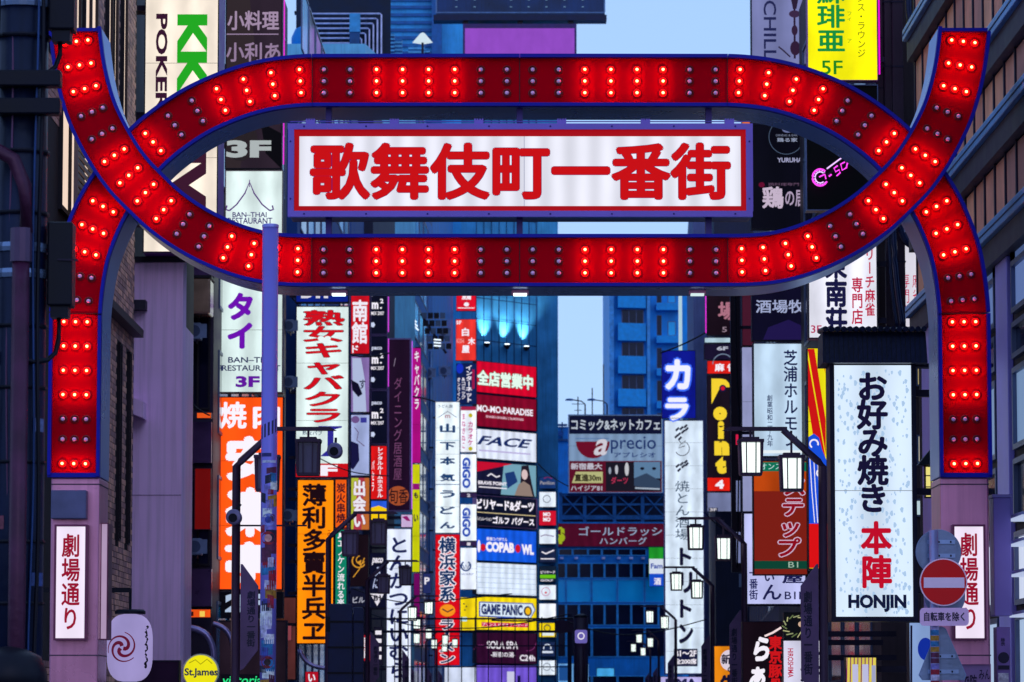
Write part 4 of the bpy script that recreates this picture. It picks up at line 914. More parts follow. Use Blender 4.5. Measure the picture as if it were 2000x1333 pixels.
mini = [((40,90,180), [H('Pavilion', 1055, 940, 1083, 947, PW, .02), L([(1062,935),(1070,932),(1078,935)], 1.5, (220,60,160))], 'blue tile with tiny pink arc', 932, 955, .35),
 (WH2, [RG(1068, 975, 7, 1.2, (40,60,90))], 'white tile with thin ring emblem', 961, 991, 1), ((206,16,44), [H('MO', 1061, 1001, 1075, 1009, PW, .05), H('MO', 1061, 1011, 1075, 1019, PW, .05)], 'red tile with stacked white letters', 998, 1027, .95),
 (WH2, [L([(1056,1048),(1064,1045),(1082,1048)], 2, (130,110,150))], 'white tile with a faint slanted line', 1034, 1063, 1), ((24,36,70), [L([(1058,1078),(1066,1082),(1082,1075)], 2.5, PW), L([(1056,1092),(1083,1092)], 2, PW)], 'navy tile with white brush stroke', 1070, 1099, .9),
 ((16,30,50), [H('ビリヤード', 1056, 1115, 1084, 1121, PW, .03), B(1055,1123,1085,1130,(110,200,20)), H('GOLF', 1056,1132,1080,1136, PW,.02)], 'navy tile with a bright green stripe', 1106, 1137, .9), (WH2, [RG(1066,1156,8,1.2,(200,120,160)), D(1066,1158,2,2,(210,30,50))], 'white tile with pink sketch and red dot', 1143, 1172, 1),
 ((240,246,255), [], 'plain white tile', 1179, 1208, 1), ((240,210,10), [RG(1069,1227,6,2,(60,60,60)), B(1058,1236,1082,1242,(230,240,240))], 'yellow tile with a small ring', 1217, 1245, .95), ((24,40,80), [RG(1069,1266,7,2,(220,230,250),160,380), B(1058,1272,1080,1276,(220,230,250))], 'navy tile with white crown emblem', 1254, 1283, .9), (WH2, [RG(1068,1303,7,1.2,(40,60,90)), L([(1076,1308),(1082,1312)],1.2,(40,60,90))], 'white tile with broken ring and tail', 1290, 1319, 1)]
for k, (c, it, lab, y0, y1, g) in enumerate(mini):
    sign('%s in the narrow column of floor tiles' % lab, 1053, y0, 1086, y1, YC+4.6, c, it, glow=g, depth=.3, fw=.5, name='floor_sign', group='narrow column of floor signs')
# far centre boards
Y = YE-.4
cafe = [B(1112,812,1292,848,(14,18,56)), H('コミック&ネットカフェ', 1116, 819, 1289, 841, (226,236,250), .025), L([(1124,857),(1190,857)], 1.2, (90,130,190)),
  PL([(1125+0,863),(1192,863)]+[(1158+33*math.cos(a*math.pi/12), 863+33*math.sin(a*math.pi/12)) for a in range(0,13)], (130, 10, 44)), H('a', 1160, 858, 1186, 890, PW, .02, sh=.3), H('precio', 1193, 853, 1281, 886, (24, 54, 120), .005), V('', 0,0,1,1,INK) if 0 else H('アプレシオ', 1199, 884, 1280, 894, (30,60,130), .015),
  B(1112,901,1292,962,(110,14,44)), B(1183,903,1290,960,(30,26,40),'picture'), H('新宿最大', 1115, 905, 1176, 918, (230,225,240), .03), PL([(1117,944),(1125,922),(1177,922),(1177,944)], (220,220,150)), H('直進30m', 1122, 926, 1174, 941, (60,50,30), .04), H('ハイジア81', 1115, 949, 1176, 959, (230,225,240), .02),
  D(1204,918,3,9,(225,225,235),'picture'), D(1224,917,4,13,(235,235,240),'picture'), D(1191,920,2.5,7,(180,190,210),'picture'), H('ダーツ', 1193, 932, 1226, 946, (220,60,100), .02), B(1238,903,1289,935,(110,150,190),'picture'), D(1254,916,4,3,(20,20,40),'picture'), D(1277,916,4,3,(20,20,40),'picture'), PL([(1238,935),(1262,925),(1289,940),(1289,958),(1238,950)], (60,80,110),'picture'), L([(1240,954),(1288,956)], 3, (200,215,235))]
sign('net cafe rooftop billboard with a maroon half disc and arrow panel', 1110, 810, 1295, 964, Y, (150, 182, 222), cafe, glow=.62, fw=1.4, depth=.8, frame=mat('rim_blue', (60, 110, 170), .4), name='billboard', cat='billboard', var=.05)
sign('dark red shop board with kana and a yellow dollar mark', 1088, 1023, 1330, 1068, YE-.3, (96, 10, 46), [H('$', 1086, 1030, 1104, 1063, (170, 190, 30), .06, g=.8), H('ゴールドラッシュ', 1131, 1029, 1315, 1047, (180, 200, 235), .01), H('ハンバーグ', 1171, 1050, 1263, 1064, (180, 200, 235), .01)], glow=.6, fw=.6, depth=.3)
sign('green white and blue convenience store sign beside the glass wall', 1267, 1069, 1296, 1146, YE-1.5, (30, 150, 40), [B(1268,1092,1296,1121,(226,236,250)), H('Fam', 1271, 1101, 1294, 1111, (20,60,170), .03), B(1268,1121,1296,1146,(20,80,210)), H('酒', 1277, 1129, 1291, 1143, PW, .03)], glow=.85, fw=.5, depth=.4)
# right side, far to near
Y = 196
sign('royal blue karaoke lightbox with outlined white kana', 1292, 685, 1359, 818, Y, (12, 22, 140), [H('カ', 1299, 702, 1349, 762, (240, 240, 255), .05, ((60, 110, 255), .06)), H('ラ', 1299, 777, 1345, 822, (240, 240, 255), .05, ((60, 110, 255), .06))], glow=1, fw=1, wall=9.4)
dots = [L([(1321+dx, 842+dy),(1327+dx, 836+dy)], 4, INK) for dx, dy in ((0,0),(8,-2),(16,-6),(3,10),(11,5),(18,0),(5,18),(-2,14))]
dots2 = [L([(1321+dx, 914+dy),(1327+dx, 908+dy)], 4, INK) for dx, dy in ((0,0),(8,-4),(16,-8),(3,8),(11,1),(18,-3))]
tri = dots + dots2 + [RG(1333, 877, 14, 1.5, INK, -60, 150), L([(1326,860),(1332,868),(1340,862)],1.5,INK), L([(1330,868),(1326,876),(1338,872)], 1.5, INK), V('焼とん酒場', 1319, 940, 1347, 1056, (30, 60, 90), .0),
  H('ト', 1327, 1071, 1350, 1106, INK, .05), H('リ', 1328, 1118, 1352, 1160, INK, .05), H('ト', 1327, 1172, 1350, 1208, INK, .05), H('ン', 1325, 1220, 1353, 1258, INK, .05), B(1315,1268,1361,1302,(16,20,60)), H('B1〜2F', 1317, 1271, 1359, 1283, PW, .03), H('全200席', 1317, 1287, 1359, 1298, PW, .03)]
sign('very tall white grill sign with skewer dots and pig drawing', 1297, 820, 1376, 1318, Y+.3, (216, 232, 250), tri, glow=.95, fw=2.5, wall=9.6, frame=mat('rim_lilac', (120, 120, 190), .4), tubes=.5)
Y = 149
sign('small dim board with one pink brush character and 5F', 1380, 520, 1440, 656, Y, (34, 12, 28), [H('場', 1402, 590, 1440, 626, (200, 130, 150), .03, g=.7), H('5 F', 1410, 639, 1437, 649, (200, 170, 190), .01)], glow=.5, fw=1, wall=8.2, neon=(224, 40, 210), nside=-1)
sign('pale glowing strip between the dark boards', 1376, 660, 1440, 670, Y, (190, 220, 235), [], glow=.8, fw=.5, wall=8.2)
sign('dark board with half circle badge and 6F', 1375, 672, 1440, 703, Y, (34, 22, 60), [H('6F', 1400, 677, 1422, 685, (225,225,245), .04), RG(1412, 712, 20, 2, (140,160,190), 180, 360, g=.6)], glow=.6, fw=.8, wall=8.2)
sign('red mahjong board above gold lettering', 1381, 705, 1440, 731, Y, (226, 30, 20), [H('麻 雀', 1396, 710, 1438, 726, PW, .04)], glow=.95, fw=.8, wall=8.2)
GD = (250, 214, 50)
sign('black lightbox with fat golden point lettering and a star', 1381, 733, 1426, 934, Y, (24, 14, 26), [H('P', 1390, 740, 1426, 790, GD, .10), D(1412, 759, 7, 7, (20,20,60)), D(1412,759,4,4,(210,20,50)), H('o', 1393, 795, 1420, 822, GD, .11), H('i', 1402, 823, 1414, 858, GD, .09), H('n', 1395, 862, 1424, 890, GD, .11), H('t', 1397, 892, 1418, 926, GD, .1)], glow=.95, fw=.8, wall=8.2)
sign('small red lightbox with a white number 4', 1381, 933, 1426, 960, Y-.1, (230, 30, 16), [H('4', 1397, 938, 1414, 955, PW, .06)], glow=.95, fw=.8, wall=8.2)
sign('orange strip lightbox beside the golden lettering', 1427, 790, 1442, 845, Y+.5, (255, 120, 40), [], glow=.9, fw=.8, wall=8.2)
sign('pale violet blank panel with a small 3F plate', 1381, 962, 1440, 1000, Y, (150, 160, 210), [B(1384,992,1402,1000,(30,40,80)), H('3F', 1386, 993, 1400, 999, PW, .03)], glow=.6, fw=.8, wall=8.2)
sign('orange board low in the street with a white blossom and brush characters', 1395, 1262, 1448, 1400, 90, (240, 140, 20), [D(1424, 1290, 17, 20, (230,215,230)), H('新宿', 1409, 1278, 1446, 1298, INK, .03), H('の', 1421, 1302, 1436, 1314, INK, .03), H('牛', 1406, 1318, 1440, 1350, INK, .06)], glow=.9, fw=.8, wall=7.0)
# column of the black posts
Y = 95
sign('tall narrow pale sign edged by a heavy black frame', 1428, 574, 1447, 1118, Y, (20, 16, 34), [B(1437, 850, 1444, 870, (230,30,80), g=.8), B(1437,940,1445,1000,(130,140,190),g=.7), B(1437,1040,1445,1100,(130,140,190),g=.7)], glow=.3, fw=1, wall=6.9)
sign('rose tinted mesh panel beside the black framed sign', 1449, 574, 1472, 676, Y+.5, (110, 40, 70), [], glow=.45, fw=1, wall=6.9, neon=(240, 180, 255), nside=1)
sign('pale lavender narrow lightbox beside the black framed sign', 1449, 678, 1470, 1000, Y+.5, (170, 176, 226), [], glow=.75, fw=1, wall=6.9)
Y = 77
hk = [L([(1552,-20),(1552,115)], 4, (50,30,60)), PL([(1543,-12),(1562,-12),(1556,18),(1549,18)], (50,30,60)), D(1552,28,11,7,(70,44,80)), D(1552,60,6,10,(60,34,66)), D(1553,95,10,14,(60,34,66)), L([(1520,92),(1530,100),(1543,112)], 3, (60,50,80))]
sign('lavender board with sideways chill lettering and a hookah silhouette', 1466, -60, 1570, 128, Y, (150, 156, 216), hk+[T('CHILL', 1491, 2, 1516, 118, (36, 40, 96), .01)], glow=.62, fw=2, wall=5.95, var=.2, neon=(230, 20, 190))
sign('dark panel with a thin circle emblem and small white YURUHA', 1466, 200, 1572, 448, Y, (14, 12, 30), [RG(1536, 268, 34, 1.3, (90, 110, 140), g=.6), D(1539, 253, 11, 7, (130,140,190), g=.6), H('DINING & BAR', 1516, 263, 1558, 267, (150,160,190), 0, g=.6), H('鶏る家', 1518, 270, 1558, 278, (170,180,210), .02, g=.7), H('YURUHA', 1518, 309, 1567, 318, (176, 176, 214), .03, g=.8), V('鶏', 1488, 365, 1530, 408, (216,196,220), .03, g=.8), H('の居', 1533, 372, 1572, 404, (190,170,200), .02, g=.8), H('鶏料理専門', 1500, 358, 1560, 364, (120,90,120), 0, g=.7), D(1487,362,6,5,(110,10,50),g=.8)], glow=.5, fw=1, wall=5.95)
sign('orange lit chip at the right end of the name board', 1449, 228, 1465, 243, Y-1, (255, 130, 30), [], glow=.95, fw=.6, wall=5.9)
sign('navy tavern panel with pale brush characters under the gate', 1468, 540, 1573, 666, Y, (20, 16, 52), [H('酒場牧', 1476, 586, 1571, 612, (176, 186, 226), .015, g=.8), PL([(1500,640),(1540,625),(1573,640),(1573,664),(1490,664)], (44,30,100),'picture',g=.5)], glow=.5, fw=1, wall=5.95)
sign('pale grill lightbox with thin brush characters down its middle', 1471, 670, 1574, 893, Y-.5, (196, 222, 246), [V('芝浦ホルモン', 1531, 684, 1558, 872, (16, 30, 80), .02), V('創業昭和二十九年', 1498, 772, 1509, 873, (20, 40, 90), .015), B(1474,880,1572,886,(240,250,255))], glow=.9, fw=2, frame=mat('rim_ink', (26, 24, 50), .4, .4), wall=5.9, tubes=.7)
Y = 69
sign('pale lavender noodle house lightbox with B1F under the orange sign', 1450, 1000, 1576, 1184, Y, (196, 200, 250), [V('一番街', 1463, 1118, 1480, 1172, (24, 30, 90), .02), H('ん', 1489, 1142, 1526, 1172, (24,26,80), .02), H('屋', 1527, 1118, 1568, 1140, (24,26,80), .03), H('B1F', 1532, 1156, 1570, 1171, (24,26,80), .01), H('い', 1493, 1120, 1512, 1136, (24,26,80), .03)], glow=.9, fw=4, frame=mat('rim_ink', (26, 24, 50), .4, .4), wall=5.75)
Y = 66
sign('rusty orange lightbox with slanted outlined kana and green bands', 1471, 900, 1577, 1124, Y, (190, 70, 12), [B(1473,903,1575,921,(10,120,90)), H('オンステップ', 1486, 905, 1572, 918, (190,225,225), .01), B(1473,960,1575,1124,(140,34,22),g=.75), V('ステップ', 1520, 936, 1572, 1088, (150, 8, 30), .03, ((226, 196, 226), .045), sh=.12), B(1473,1096,1575,1112,(16,84,64),g=.6), H('B1', 1539, 1098, 1558, 1109, (170,200,180), .0)], glow=.85, fw=2, wall=5.7)
Y = 63.5
sun_ = [PL([(1579,682),(1592,682),(1613,820),(1613,890)], (206,20,20)), PL([(1603,682),(1613,682),(1613,730)], (206,20,20)), PL([(1579,700),(1579,790),(1613,1020),(1613,900)], (206,20,20))]
wave = [PL([(1579,855),(1590,848),(1600,856),(1606,880),(1614,900),(1614,1024),(1579,1024)], (24,80,220)), RG(1590,868,8,3,PW,120,380), RG(1602,925,7,3,PW,100,380)] + [L([(1581+k*8,885+k*8),(1585+k*7,960),(1590+k*6,1022)], 1.6, PW) for k in range(4)]
sign('narrow sign with red and yellow sun rays over a blue wave', 1578, 680, 1615, 1112, Y, (240, 226, 20), sun_+wave+[B(1579,1024,1614,1110,(222,16,20))], glow=.95, fw=1.2, wall=5.7, var=.05)
Y = 57.6
sign('brilliant yellow lounge lightbox with green characters and 5F', 1576, -60, 1714, 158, Y, (255, 246, 0), [V('蘇琲亜', 1595, -38, 1651, 101, (16, 140, 60), .025), H('5F', 1603, 119, 1645, 146, (20, 130, 30), .01), V('エレガンス・ラウンジ', 1675, -62, 1690, 112, (40, 80, 10), .0), V('フィ', 1655, 24, 1663, 42, (60,150,30), 0), H('ア', 1655, 77, 1663, 85, (60,150,30), 0)], glow=1, fw=1, wall=5.66, frame=mat('rim_magenta', (170, 20, 160), .4), neon=(220, 10, 200), nside=1)
sign('black board with a tilted pink neon script of a G in a ring', 1573, 166, 1716, 412, Y+.1, (4, 3, 14), [], glow=.12, fw=2, wall=5.66, frame=mat('rim_steel_blue', (90, 100, 140), .3, .6))
nrt = thing('neon_lettering', 'pink and white neon letters rising along a slanted line', 'neon sign', (P(1640, 330, Y).x, Y-.1, P(1640, 330, Y).z))
def nt_(pts, r, m_, nm='neon_tube'):
    a = nrt.location; MB().tube([P(x, y, Y-.1)-a for x, y in pts], r, 6).build(nm, m_, nrt)
PKN = lit((255, 70, 240), 1.4, 0, True); WHN = lit((230, 190, 255), 1.3)
nt_([(1602+15*math.cos(R(-50-i*20)), 347+16*math.sin(R(-50-i*20))) for i in range(15)], .016, PKN); nt_([(1602+10*math.cos(R(-50-i*20)), 347+11*math.sin(R(-50-i*20))) for i in range(14)], .01, WHN); nt_([(1600,346),(1611,341),(1613,350)], .012, PKN)
for i in range(12): nt_([(1602+12.5*math.cos(R(-50-i*24)), 347+13.5*math.sin(R(-50-i*24))), (1602.6+12.5*math.cos(R(-50-i*24)), 347.6+13.5*math.sin(R(-50-i*24)))], .012, WHN, 'neon_dot')
nt_([(1615,330),(1650,304)], .012, WHN); nt_([(1619,345),(1624,341)], .014, PKN)
nt_([(1636,324),(1629,329),(1632,336),(1639,332),(1641,338),(1634,344)], .012, PKN); nt_([(1650,317),(1642,321),(1645,333),(1653,328)], .012, PKN); nt_([(1653,329),(1657,309),(1666,321)], .012, PKN); nt_([(1655,320),(1661,316)], .01, PKN)
MB().bar(P(1610, 345, Y)-nrt.location, P(1660, 312, Y)-nrt.location, .02, .02).build('mounting_bar', M_MUL, nrt)
sign('white mahjong parlour lightbox with black and crimson columns', 1578, 478, 1714, 662, Y+.05, (240, 240, 254), [V('東南荘', 1611, 490, 1655, 656, (22, 22, 66), .04), V('専門店', 1663, 542, 1685, 634, (190, 20, 66), .02), V('リーチ麻雀', 1689, 486, 1709, 618, (190, 20, 66), .02), H('3F', 1583, 636, 1604, 651, (180, 20, 80), .01)], glow=.96, fw=2, frame=mat('rim_ink', (26, 24, 50), .4, .4), wall=5.66, tubes=.7)
sign('white lightbox with crimson writing half hidden by ducts', 1752, 470, 1800, 640, 58.4, (240, 236, 250), [V('専門店', 1758, 535, 1776, 622, (200, 50, 90), .0), V('麻雀荘', 1782, 535, 1798, 622, (200,50,90), .0)], glow=.9, fw=1)
# the big shop sign near the gate
Y = 46
hj = sign('big white shop lightbox with brush characters and roofed top by the lantern post', 1622, 705, 1790, 1214, Y, (212, 230, 250),
     [V('お好み焼き', 1674, 728, 1736, 1002, (20, 16, 52), .038, pitch=.9), V('本陣', 1680, 1019, 1741, 1150, (196, 8, 40), .036), H('HONJIN', 1655, 1162, 1768, 1196, (14, 22, 56), .05)],
     glow=.93, fw=9, frame=mat('rim_ink', (18, 18, 40), .4, .4), wall=5.5, depth=.5, var=.06)
# mottled paper pattern on its face: pale printed petals
mb = MB(); k_ = Y/F
for i in range(380):
    x = random.uniform(-.47, .47)*(168-22)*k_; z = random.uniform(.03, .97)*(505)*k_*1.0; r = random.uniform(.008, .028); a = random.uniform(0, 3)
    mb.add([(x+r*math.cos(a+t)*(.6 if j % 2 else 1), -.0016, z+r*1.4*math.sin(a+t)) for j, t in enumerate((0, 1.05, 2.1, 3.14, 4.2, 5.2))], [(0,1,2,3,4,5)])
mb.build('printed_petals', lit((176, 206, 238), .93), hj, kind='stuff')
rf = P(1706, 712, Y)
cap = thing('sign_roof', 'dark tiled little roof over the big shop lightbox', 'roof', (rf.x, Y, PZ(712, Y)))
x0, x1 = P(1604, 700, Y).x-rf.x, P(1808, 700, Y).x-rf.x; h = PZ(637, Y)-PZ(712, Y)
M_TIN = mat('tin_navy', (22, 26, 56), .45, .4, .3, 2, .2, 20, streak=.5)
mb = MB(); mb.add([(x0, -.22, .0), (x1, -.22, 0), (x1, .6, 0), (x0, .6, 0), (x0+.01, -.1, h*.82), (x1-.01, -.1, h*.82), (x1-.01, .6, h*.82), (x0+.01, .6, h*.82)], [(0,3,2,1),(4,5,6,7),(0,1,5,4),(1,2,6,5),(2,3,7,6),(3,0,4,7)])
mb.build('fascia', M_TIN, cap)
for i in range(17):
    xx = x0 + (x1-x0)*(i+.5)/17; MB().tube([(xx, -.2, h*.88), (xx, .6, h*.98)], (x1-x0)/36, 8).build('roof_tile', M_TIN, cap)
mb = MB()
for i in range(22): xx = x0+(x1-x0)*(i+.5)/22; mb.add([(xx-.004, -.218, .01), (xx+.004, -.218, .01), (xx+.004, -.112, h*.8), (xx-.004, -.112, h*.8)], [(0,1,2,3)])
mb.build('seam', mat('seam_night', (8, 8, 26), .6), cap)
MB().box(x0+.1, 5.5-rf.x, .1, .4, -.02, .02).build('bracket', M_BRK, cap)
# bottom right cluster
Y = 52
sign('black ramen board with white brush swirl and red vertical characters', 1450, 1214, 1530, 1420, Y+6, (20, 8, 18), [V('らぁ', 1463, 1244, 1503, 1345, PW, .05, sh=.2), V('東京豚骨', 1501, 1242, 1528, 1352, (206, 20, 26), .04), L([(1494,1243),(1510,1236),(1526,1226)], 4, (250,225,225))], glow=.95, fw=1.5, wall=5.6)
nd = [L([(1553+18*math.cos(a), 1222+16*math.sin(a)), (1553+26*math.cos(a+.5), 1224+22*math.sin(a+.5))], 2, ((170,180,130),(210,206,150),(110,130,80))[i%3], 'picture') for i, a in enumerate([j*.45 for j in range(28)])]
sign('dark photo board of noodles heaped with greens', 1531, 1196, 1588, 1249, Y+4, (16, 18, 26), nd+[D(1566,1220,8,6,(240,200,170),'picture')], glow=.7, fw=1, wall=5.6)
sign('white board with crimson HIROSHIMA running sideways and brush kana', 1530, 1251, 1612, 1420, Y+4, (222, 220, 244), [T('HIROSHIMA', 1539, 1267, 1550, 1324, (190, 30, 70), .02), V('お好み焼', 1563, 1266, 1604, 1400, INK, .05)], glow=.9, fw=1, wall=5.6)
sign('striped awning lightbox in yellow and magenta low behind the shop sign', 1652, 1284, 1712, 1400, 50, (235, 215, 90), [L([(1655+i*7, 1285),(1652+i*7, 1400)], 2, (130,30,110)) for i in range(8)] + [B(1665,1298,1676,1345,(200,200,235)), B(1684,1298,1696,1345,(200,200,235)), B(1702,1300,1710,1345,(170,175,210))], glow=.85, fw=1, wall=5.5)
sign('pale blue board with a dark lettered edge behind the traffic sign pole', 1776, 1216, 1850, 1400, 44.5, (150, 180, 235), [L([(1781,1222),(1779,1400)], 4, INK), D(1808,1268,15,22,(20,50,170))], glow=.75, fw=1, wall=5.5)
# bottom left cluster
sj = thing('round_sign', 'round yellow beer lamp with dark gothic lettering', 'sign', (PX(395, 60), 60, PZ(1350, 60)))
cz = PZ(1313, 60)-sj.location.z
MB().lathe((0, .0, cz), [(.285, 0), (.285, -.14)], 32, 'y').build('rim', mat('rim_white', (200, 210, 210), .3), sj)
MB().lathe((0, -.001, cz), [(.262, 0), (.262, .012)], 32, 'y').build('face', lit((246, 236, 20), .95, .1, True), sj)
put_text(sj, 'St.James', (-.25, cz-.09, .27, cz+.06), lit((20, 40, 90), .6), -.018, .03)
vs, fs = ribbon([(-.18, cz+.14), (-.08, cz+.19), (0, cz+.12), (.1, cz+.2), (.18, cz+.13)], .014); mb = MB(); mb.add([(v[0], -.016, v[1]) for v in vs], fs); mb.build('emblem', lit((170, 160, 10), .8), sj)
MB().bar((-.2, .07, cz), (-5.0-sj.location.x, .07, cz), .05).build('bracket', M_BRK, sj)
vn = thing('neon_lettering', 'green neon handwriting at the bottom edge by the slim post', 'neon sign', (PX(478, 62), 62, PZ(1338, 62)))
put_text(vn, 'victoria', (-.33, .0, .3, .14), lit((40, 220, 130), 1.1, 0, True), 0, .01, shear=.2)
MB().box(-.36, .34, .01, .05, -.02, .17).build('backing', M_MUL, vn); MB().bar((-.3, .03, .02), (-5.6-vn.location.x, .4, .02), .05).build('bracket', M_BRK, vn)
# ---------------------------------------------------------------- street lamps with twin lanterns
M_POST = mat('lamp_post_brown', (70, 48, 74), .45, .3, .25, 2)
GL_ON = lit((236, 250, 244), 1.3, .05, True); GL_ON_FAR = lit((236, 250, 244), 1.3, 0, False); GL_OFF = mat('lantern_glass_off', (96, 80, 120), .2, 0, .2, 2)
def lamp(s, on, label, plate=True, far=False):
    """s=1 stands on the right kerb, its arm reaching left over the street; s=-1 the reverse"""
    t = thing('street_lamp', label, 'street lamp', group='twin lantern street lamps')
    h = PZ(840, 46)
    MB().tube([(0, 0, 0), (0, 0, .9), (0, 0, 1.0), (0, 0, h-.44), (-s*.05, 0, h-.38), (-s*.47, 0, h)], [.075, .075, .055, .05, .045, .04], 10).build('pole', M_POST, t, smooth=True)
    MB().prism([(-s*.42, h-.012), (-s*1.2, h-.012), (-s*1.12, h+.035), (-s*.42, h+.035)][::s], -.035, .035, 'y').build('arm', M_POST, t)
    for dx, drop in ((-.86, .13), (-.37, .32)):
        x = s*dx; z1 = h-drop; z0 = z1-.42
        ln = MB().box(x-.155, x+.155, -.155, .155, z1-.025, z1+.012)
        ln.box(x-.10, x+.10, -.10, .10, z1+.012, z1+.04); ln.tube([(x, 0, z1+.03), (x, 0, h-.01)], .014, 6)
        ln.box(x-.13, x+.13, -.13, .13, z0, z0+.03)
        for a in (-1, 1):
            for b in (-1, 1): ln.bar((x+a*.12, b*.12, z0+.02), (x+a*.132, b*.132, z1-.02), .032)
            ln.bar((x+a*.055, -.128, z0+.02), (x+a*.058, -.138, z1-.02), .014)
            ln.bar((x+a*.128, -.06, z0+.02), (x+a*.136, -.062, z1-.02), .014)
        lo = ln.build('lantern', M_POST, t)
        g = MB().box(x-.108, x+.108, -.108, .108, z0+.03, z1-.03); g.build('lantern_glass', (GL_ON_FAR if far else GL_ON) if on else GL_OFF, lo)
    zb = 1.9; x0 = -s*.06
    if plate:
        z0, z1 = (PZ(1290, 46), PZ(1122, 46)) if s < 0 else (PZ(1345, 46), PZ(1122, 46))
        w = -s*.21
        pts = [(x0, z0-.12), (x0+w*.2, z0-.1), (x0+w, z0+.12), (x0+w, z1-.14), (x0+w*.1, z1+.12), (x0, z1+.12)]
        pb_ = MB().prism(pts, -.03, .03, 'y').build('name_plate', mat('plate_mauve', (104, 74, 116), .45, .1), t)
        put_text(pb_, '劇場通り一番街', (min(x0+w*.36, x0+w*.86), z0+.16, max(x0+w*.36, x0+w*.86), z1-.2), mat('plate_ink', (36, 26, 60), .5), -.033, .03, vertical=True)
    return t
lr = lamp(1, True, 'lit twin lantern lamp left of the big white shop lightbox'); lr.location = (PX(1606, 46), 46, 0)
ll = lamp(-1, False, 'unlit twin lantern lamp beside the slim sticker covered post'); ll.location = (PX(462, 46), 46, 0)
lt_far = lamp(-1, True, 'x', far=True)
def put(src, pxlan, Y, s, label):
    o = copy_tree(src); x = PX(pxlan, Y); o.location = (x + s*.86, Y, 0); o['label'] = label; return o
put(lr, 1358, 68, 1, 'large lit twin lantern lamp crossing the middle of the tall white grill sign')
put(lr, 1320, 92, 1, 'lit twin lantern lamp before the lower half of the tall white grill sign')
put(lr, 1268, 128, 1, 'lit twin lantern lamp before the foot of the tall white grill sign')
put(lr, 1247, 168, 1, 'small lit twin lantern lamp before the glass office block, upper of the last two')
put(lr, 1236, 196, 1, 'smallest lit twin lantern lamp before the glass office block')
put(ll, 740, 66, -1, 'unlit twin lantern lamp in front of the small yellow and blue board')
put(ll, 792, 88, -1, 'unlit twin lantern lamp crossing the white pork cutlet sign')
lt_far.location = (PX(838, 116)-.86, 116, 0); lt_far['label'] = 'lit twin lantern lamp between the pork cutlet and ramen signs'
put(lt_far, 838, 158, -1, 'small lit twin lantern lamp low left of the red ramen sign')
put(lt_far, 889, 182, -1, 'smallest lit twin lantern lamp low before the red ramen sign')

# ---------------------------------------------------------------- near utility pole on the left
M_POLE = mat('pole_navy', (8, 20, 54), .4, .3, .5, 1.2, .2, 12, streak=.5)
M_IRON = mat('iron_night', (9, 9, 28), .45, .4, .3, 3)
YP = 26
up = thing('utility_pole', 'thick dark utility pole with pipes and boxes at the left edge', 'utility pole', (PX(34, YP), YP, 0))
kp = YP/F
MB().tube([(0, 0, 0), (0, 0, 3), (0, 0, 8.5)], [.19, .185, .175], 24).build('shaft', M_POLE, up, smooth=True)
xc = (45-34)*kp; rc = 17*kp
MB().tube([(xc, -.24, 0), (xc, -.24, PZ(460, YP))], rc, 12).build('conduit', mat('conduit_maroon', (70, 30, 60), .4, .3, .35, 4, .2, 20), up, smooth=True)
MB().tube([(xc, -.24, PZ(520, YP)), (xc, -.24, PZ(455, YP))], rc*1.25, 12).build('conduit_joint', mat('joint_grey', (80, 60, 90), .4, .4), up)
mb = MB(); zc = PZ(350, YP)
mb.tube([(-.26, -.24, zc+.17), (-.16, -.24, zc+.18), (-.02, -.24, zc+.10), (xc+.02, -.24, zc-.08), (xc+.03, -.24, zc-.4)], .05, 10); mb.build('elbow_pipe', mat('conduit_maroon', (70, 30, 60), .4, .3, .35, 4, .2, 20), up, smooth=True)
for y_, ex, nm in ((164, 84, 'clamp_arm'), (218, 84, 'clamp_arm')):
    zz = PZ(y_, YP); MB().box(-.2, ex*kp, -.26, -.12, zz-.055, zz+.055).build(nm, M_IRON, up, bevel=.01)
for y_ in (10, 487, 538):
    MB().lathe((0, 0, PZ(y_, YP)), [(.192, -.03), (.197, 0), (.192, .03)], 24).build('steel_band', mat('band_steel', (120, 140, 180), .3, .7), up)
for (x0, x1, y0, y1) in ((91, 140, 437, 600), (88, 138, -60, 62)):
    MB().box((x0-34)*kp, (x1-34)*kp, -.1, .12, PZ(y1, YP), PZ(y0, YP)).build('junction_box', M_IRON, up, bevel=.012)
    MB().box((x0+6-34)*kp, (x1-8-34)*kp, -.07, .08, PZ(y1+22, YP), PZ(y1, YP)).build('box_collar', M_IRON, up)
    MB().box(.15, (x0-34)*kp, -.03, .03, PZ((y0+y1)/2+10, YP), PZ((y0+y1)/2-10, YP)).build('box_bracket', M_IRON, up)
MB().tube([((112-34)*kp, 0, PZ(620, YP)), ((112-34)*kp, 0, PZ(660, YP)), ((106-34)*kp, 0, PZ(690, YP)), ((92-34)*kp, -.05, PZ(705, YP)), ((70-34)*kp, -.18, PZ(712, YP)), ((30-34)*kp, -.2, PZ(700, YP))], .017, 8).build('cable', M_IRON, up, smooth=True)
MB().tube([((108-34)*kp, 0, PZ(84, YP)), ((108-34)*kp, 0, PZ(108, YP)), ((100-34)*kp, 0, PZ(130, YP)), ((86-34)*kp, -.1, PZ(150, YP))], .017, 8).build('cable', M_IRON, up, smooth=True)
MB().bar(((112-34)*kp, -.11, PZ(511, YP)), ((152-34)*kp, -.11, PZ(512, YP)), .012).build('bolt', M_BRK, up)
MB().lathe((-.0, -.35, PZ(1360, YP)), [(.26, 0), (.26, .16), (.22, .26), (.12, .31), (.02, .33)], 20).build('domed_cover', M_IRON, up, smooth=True)

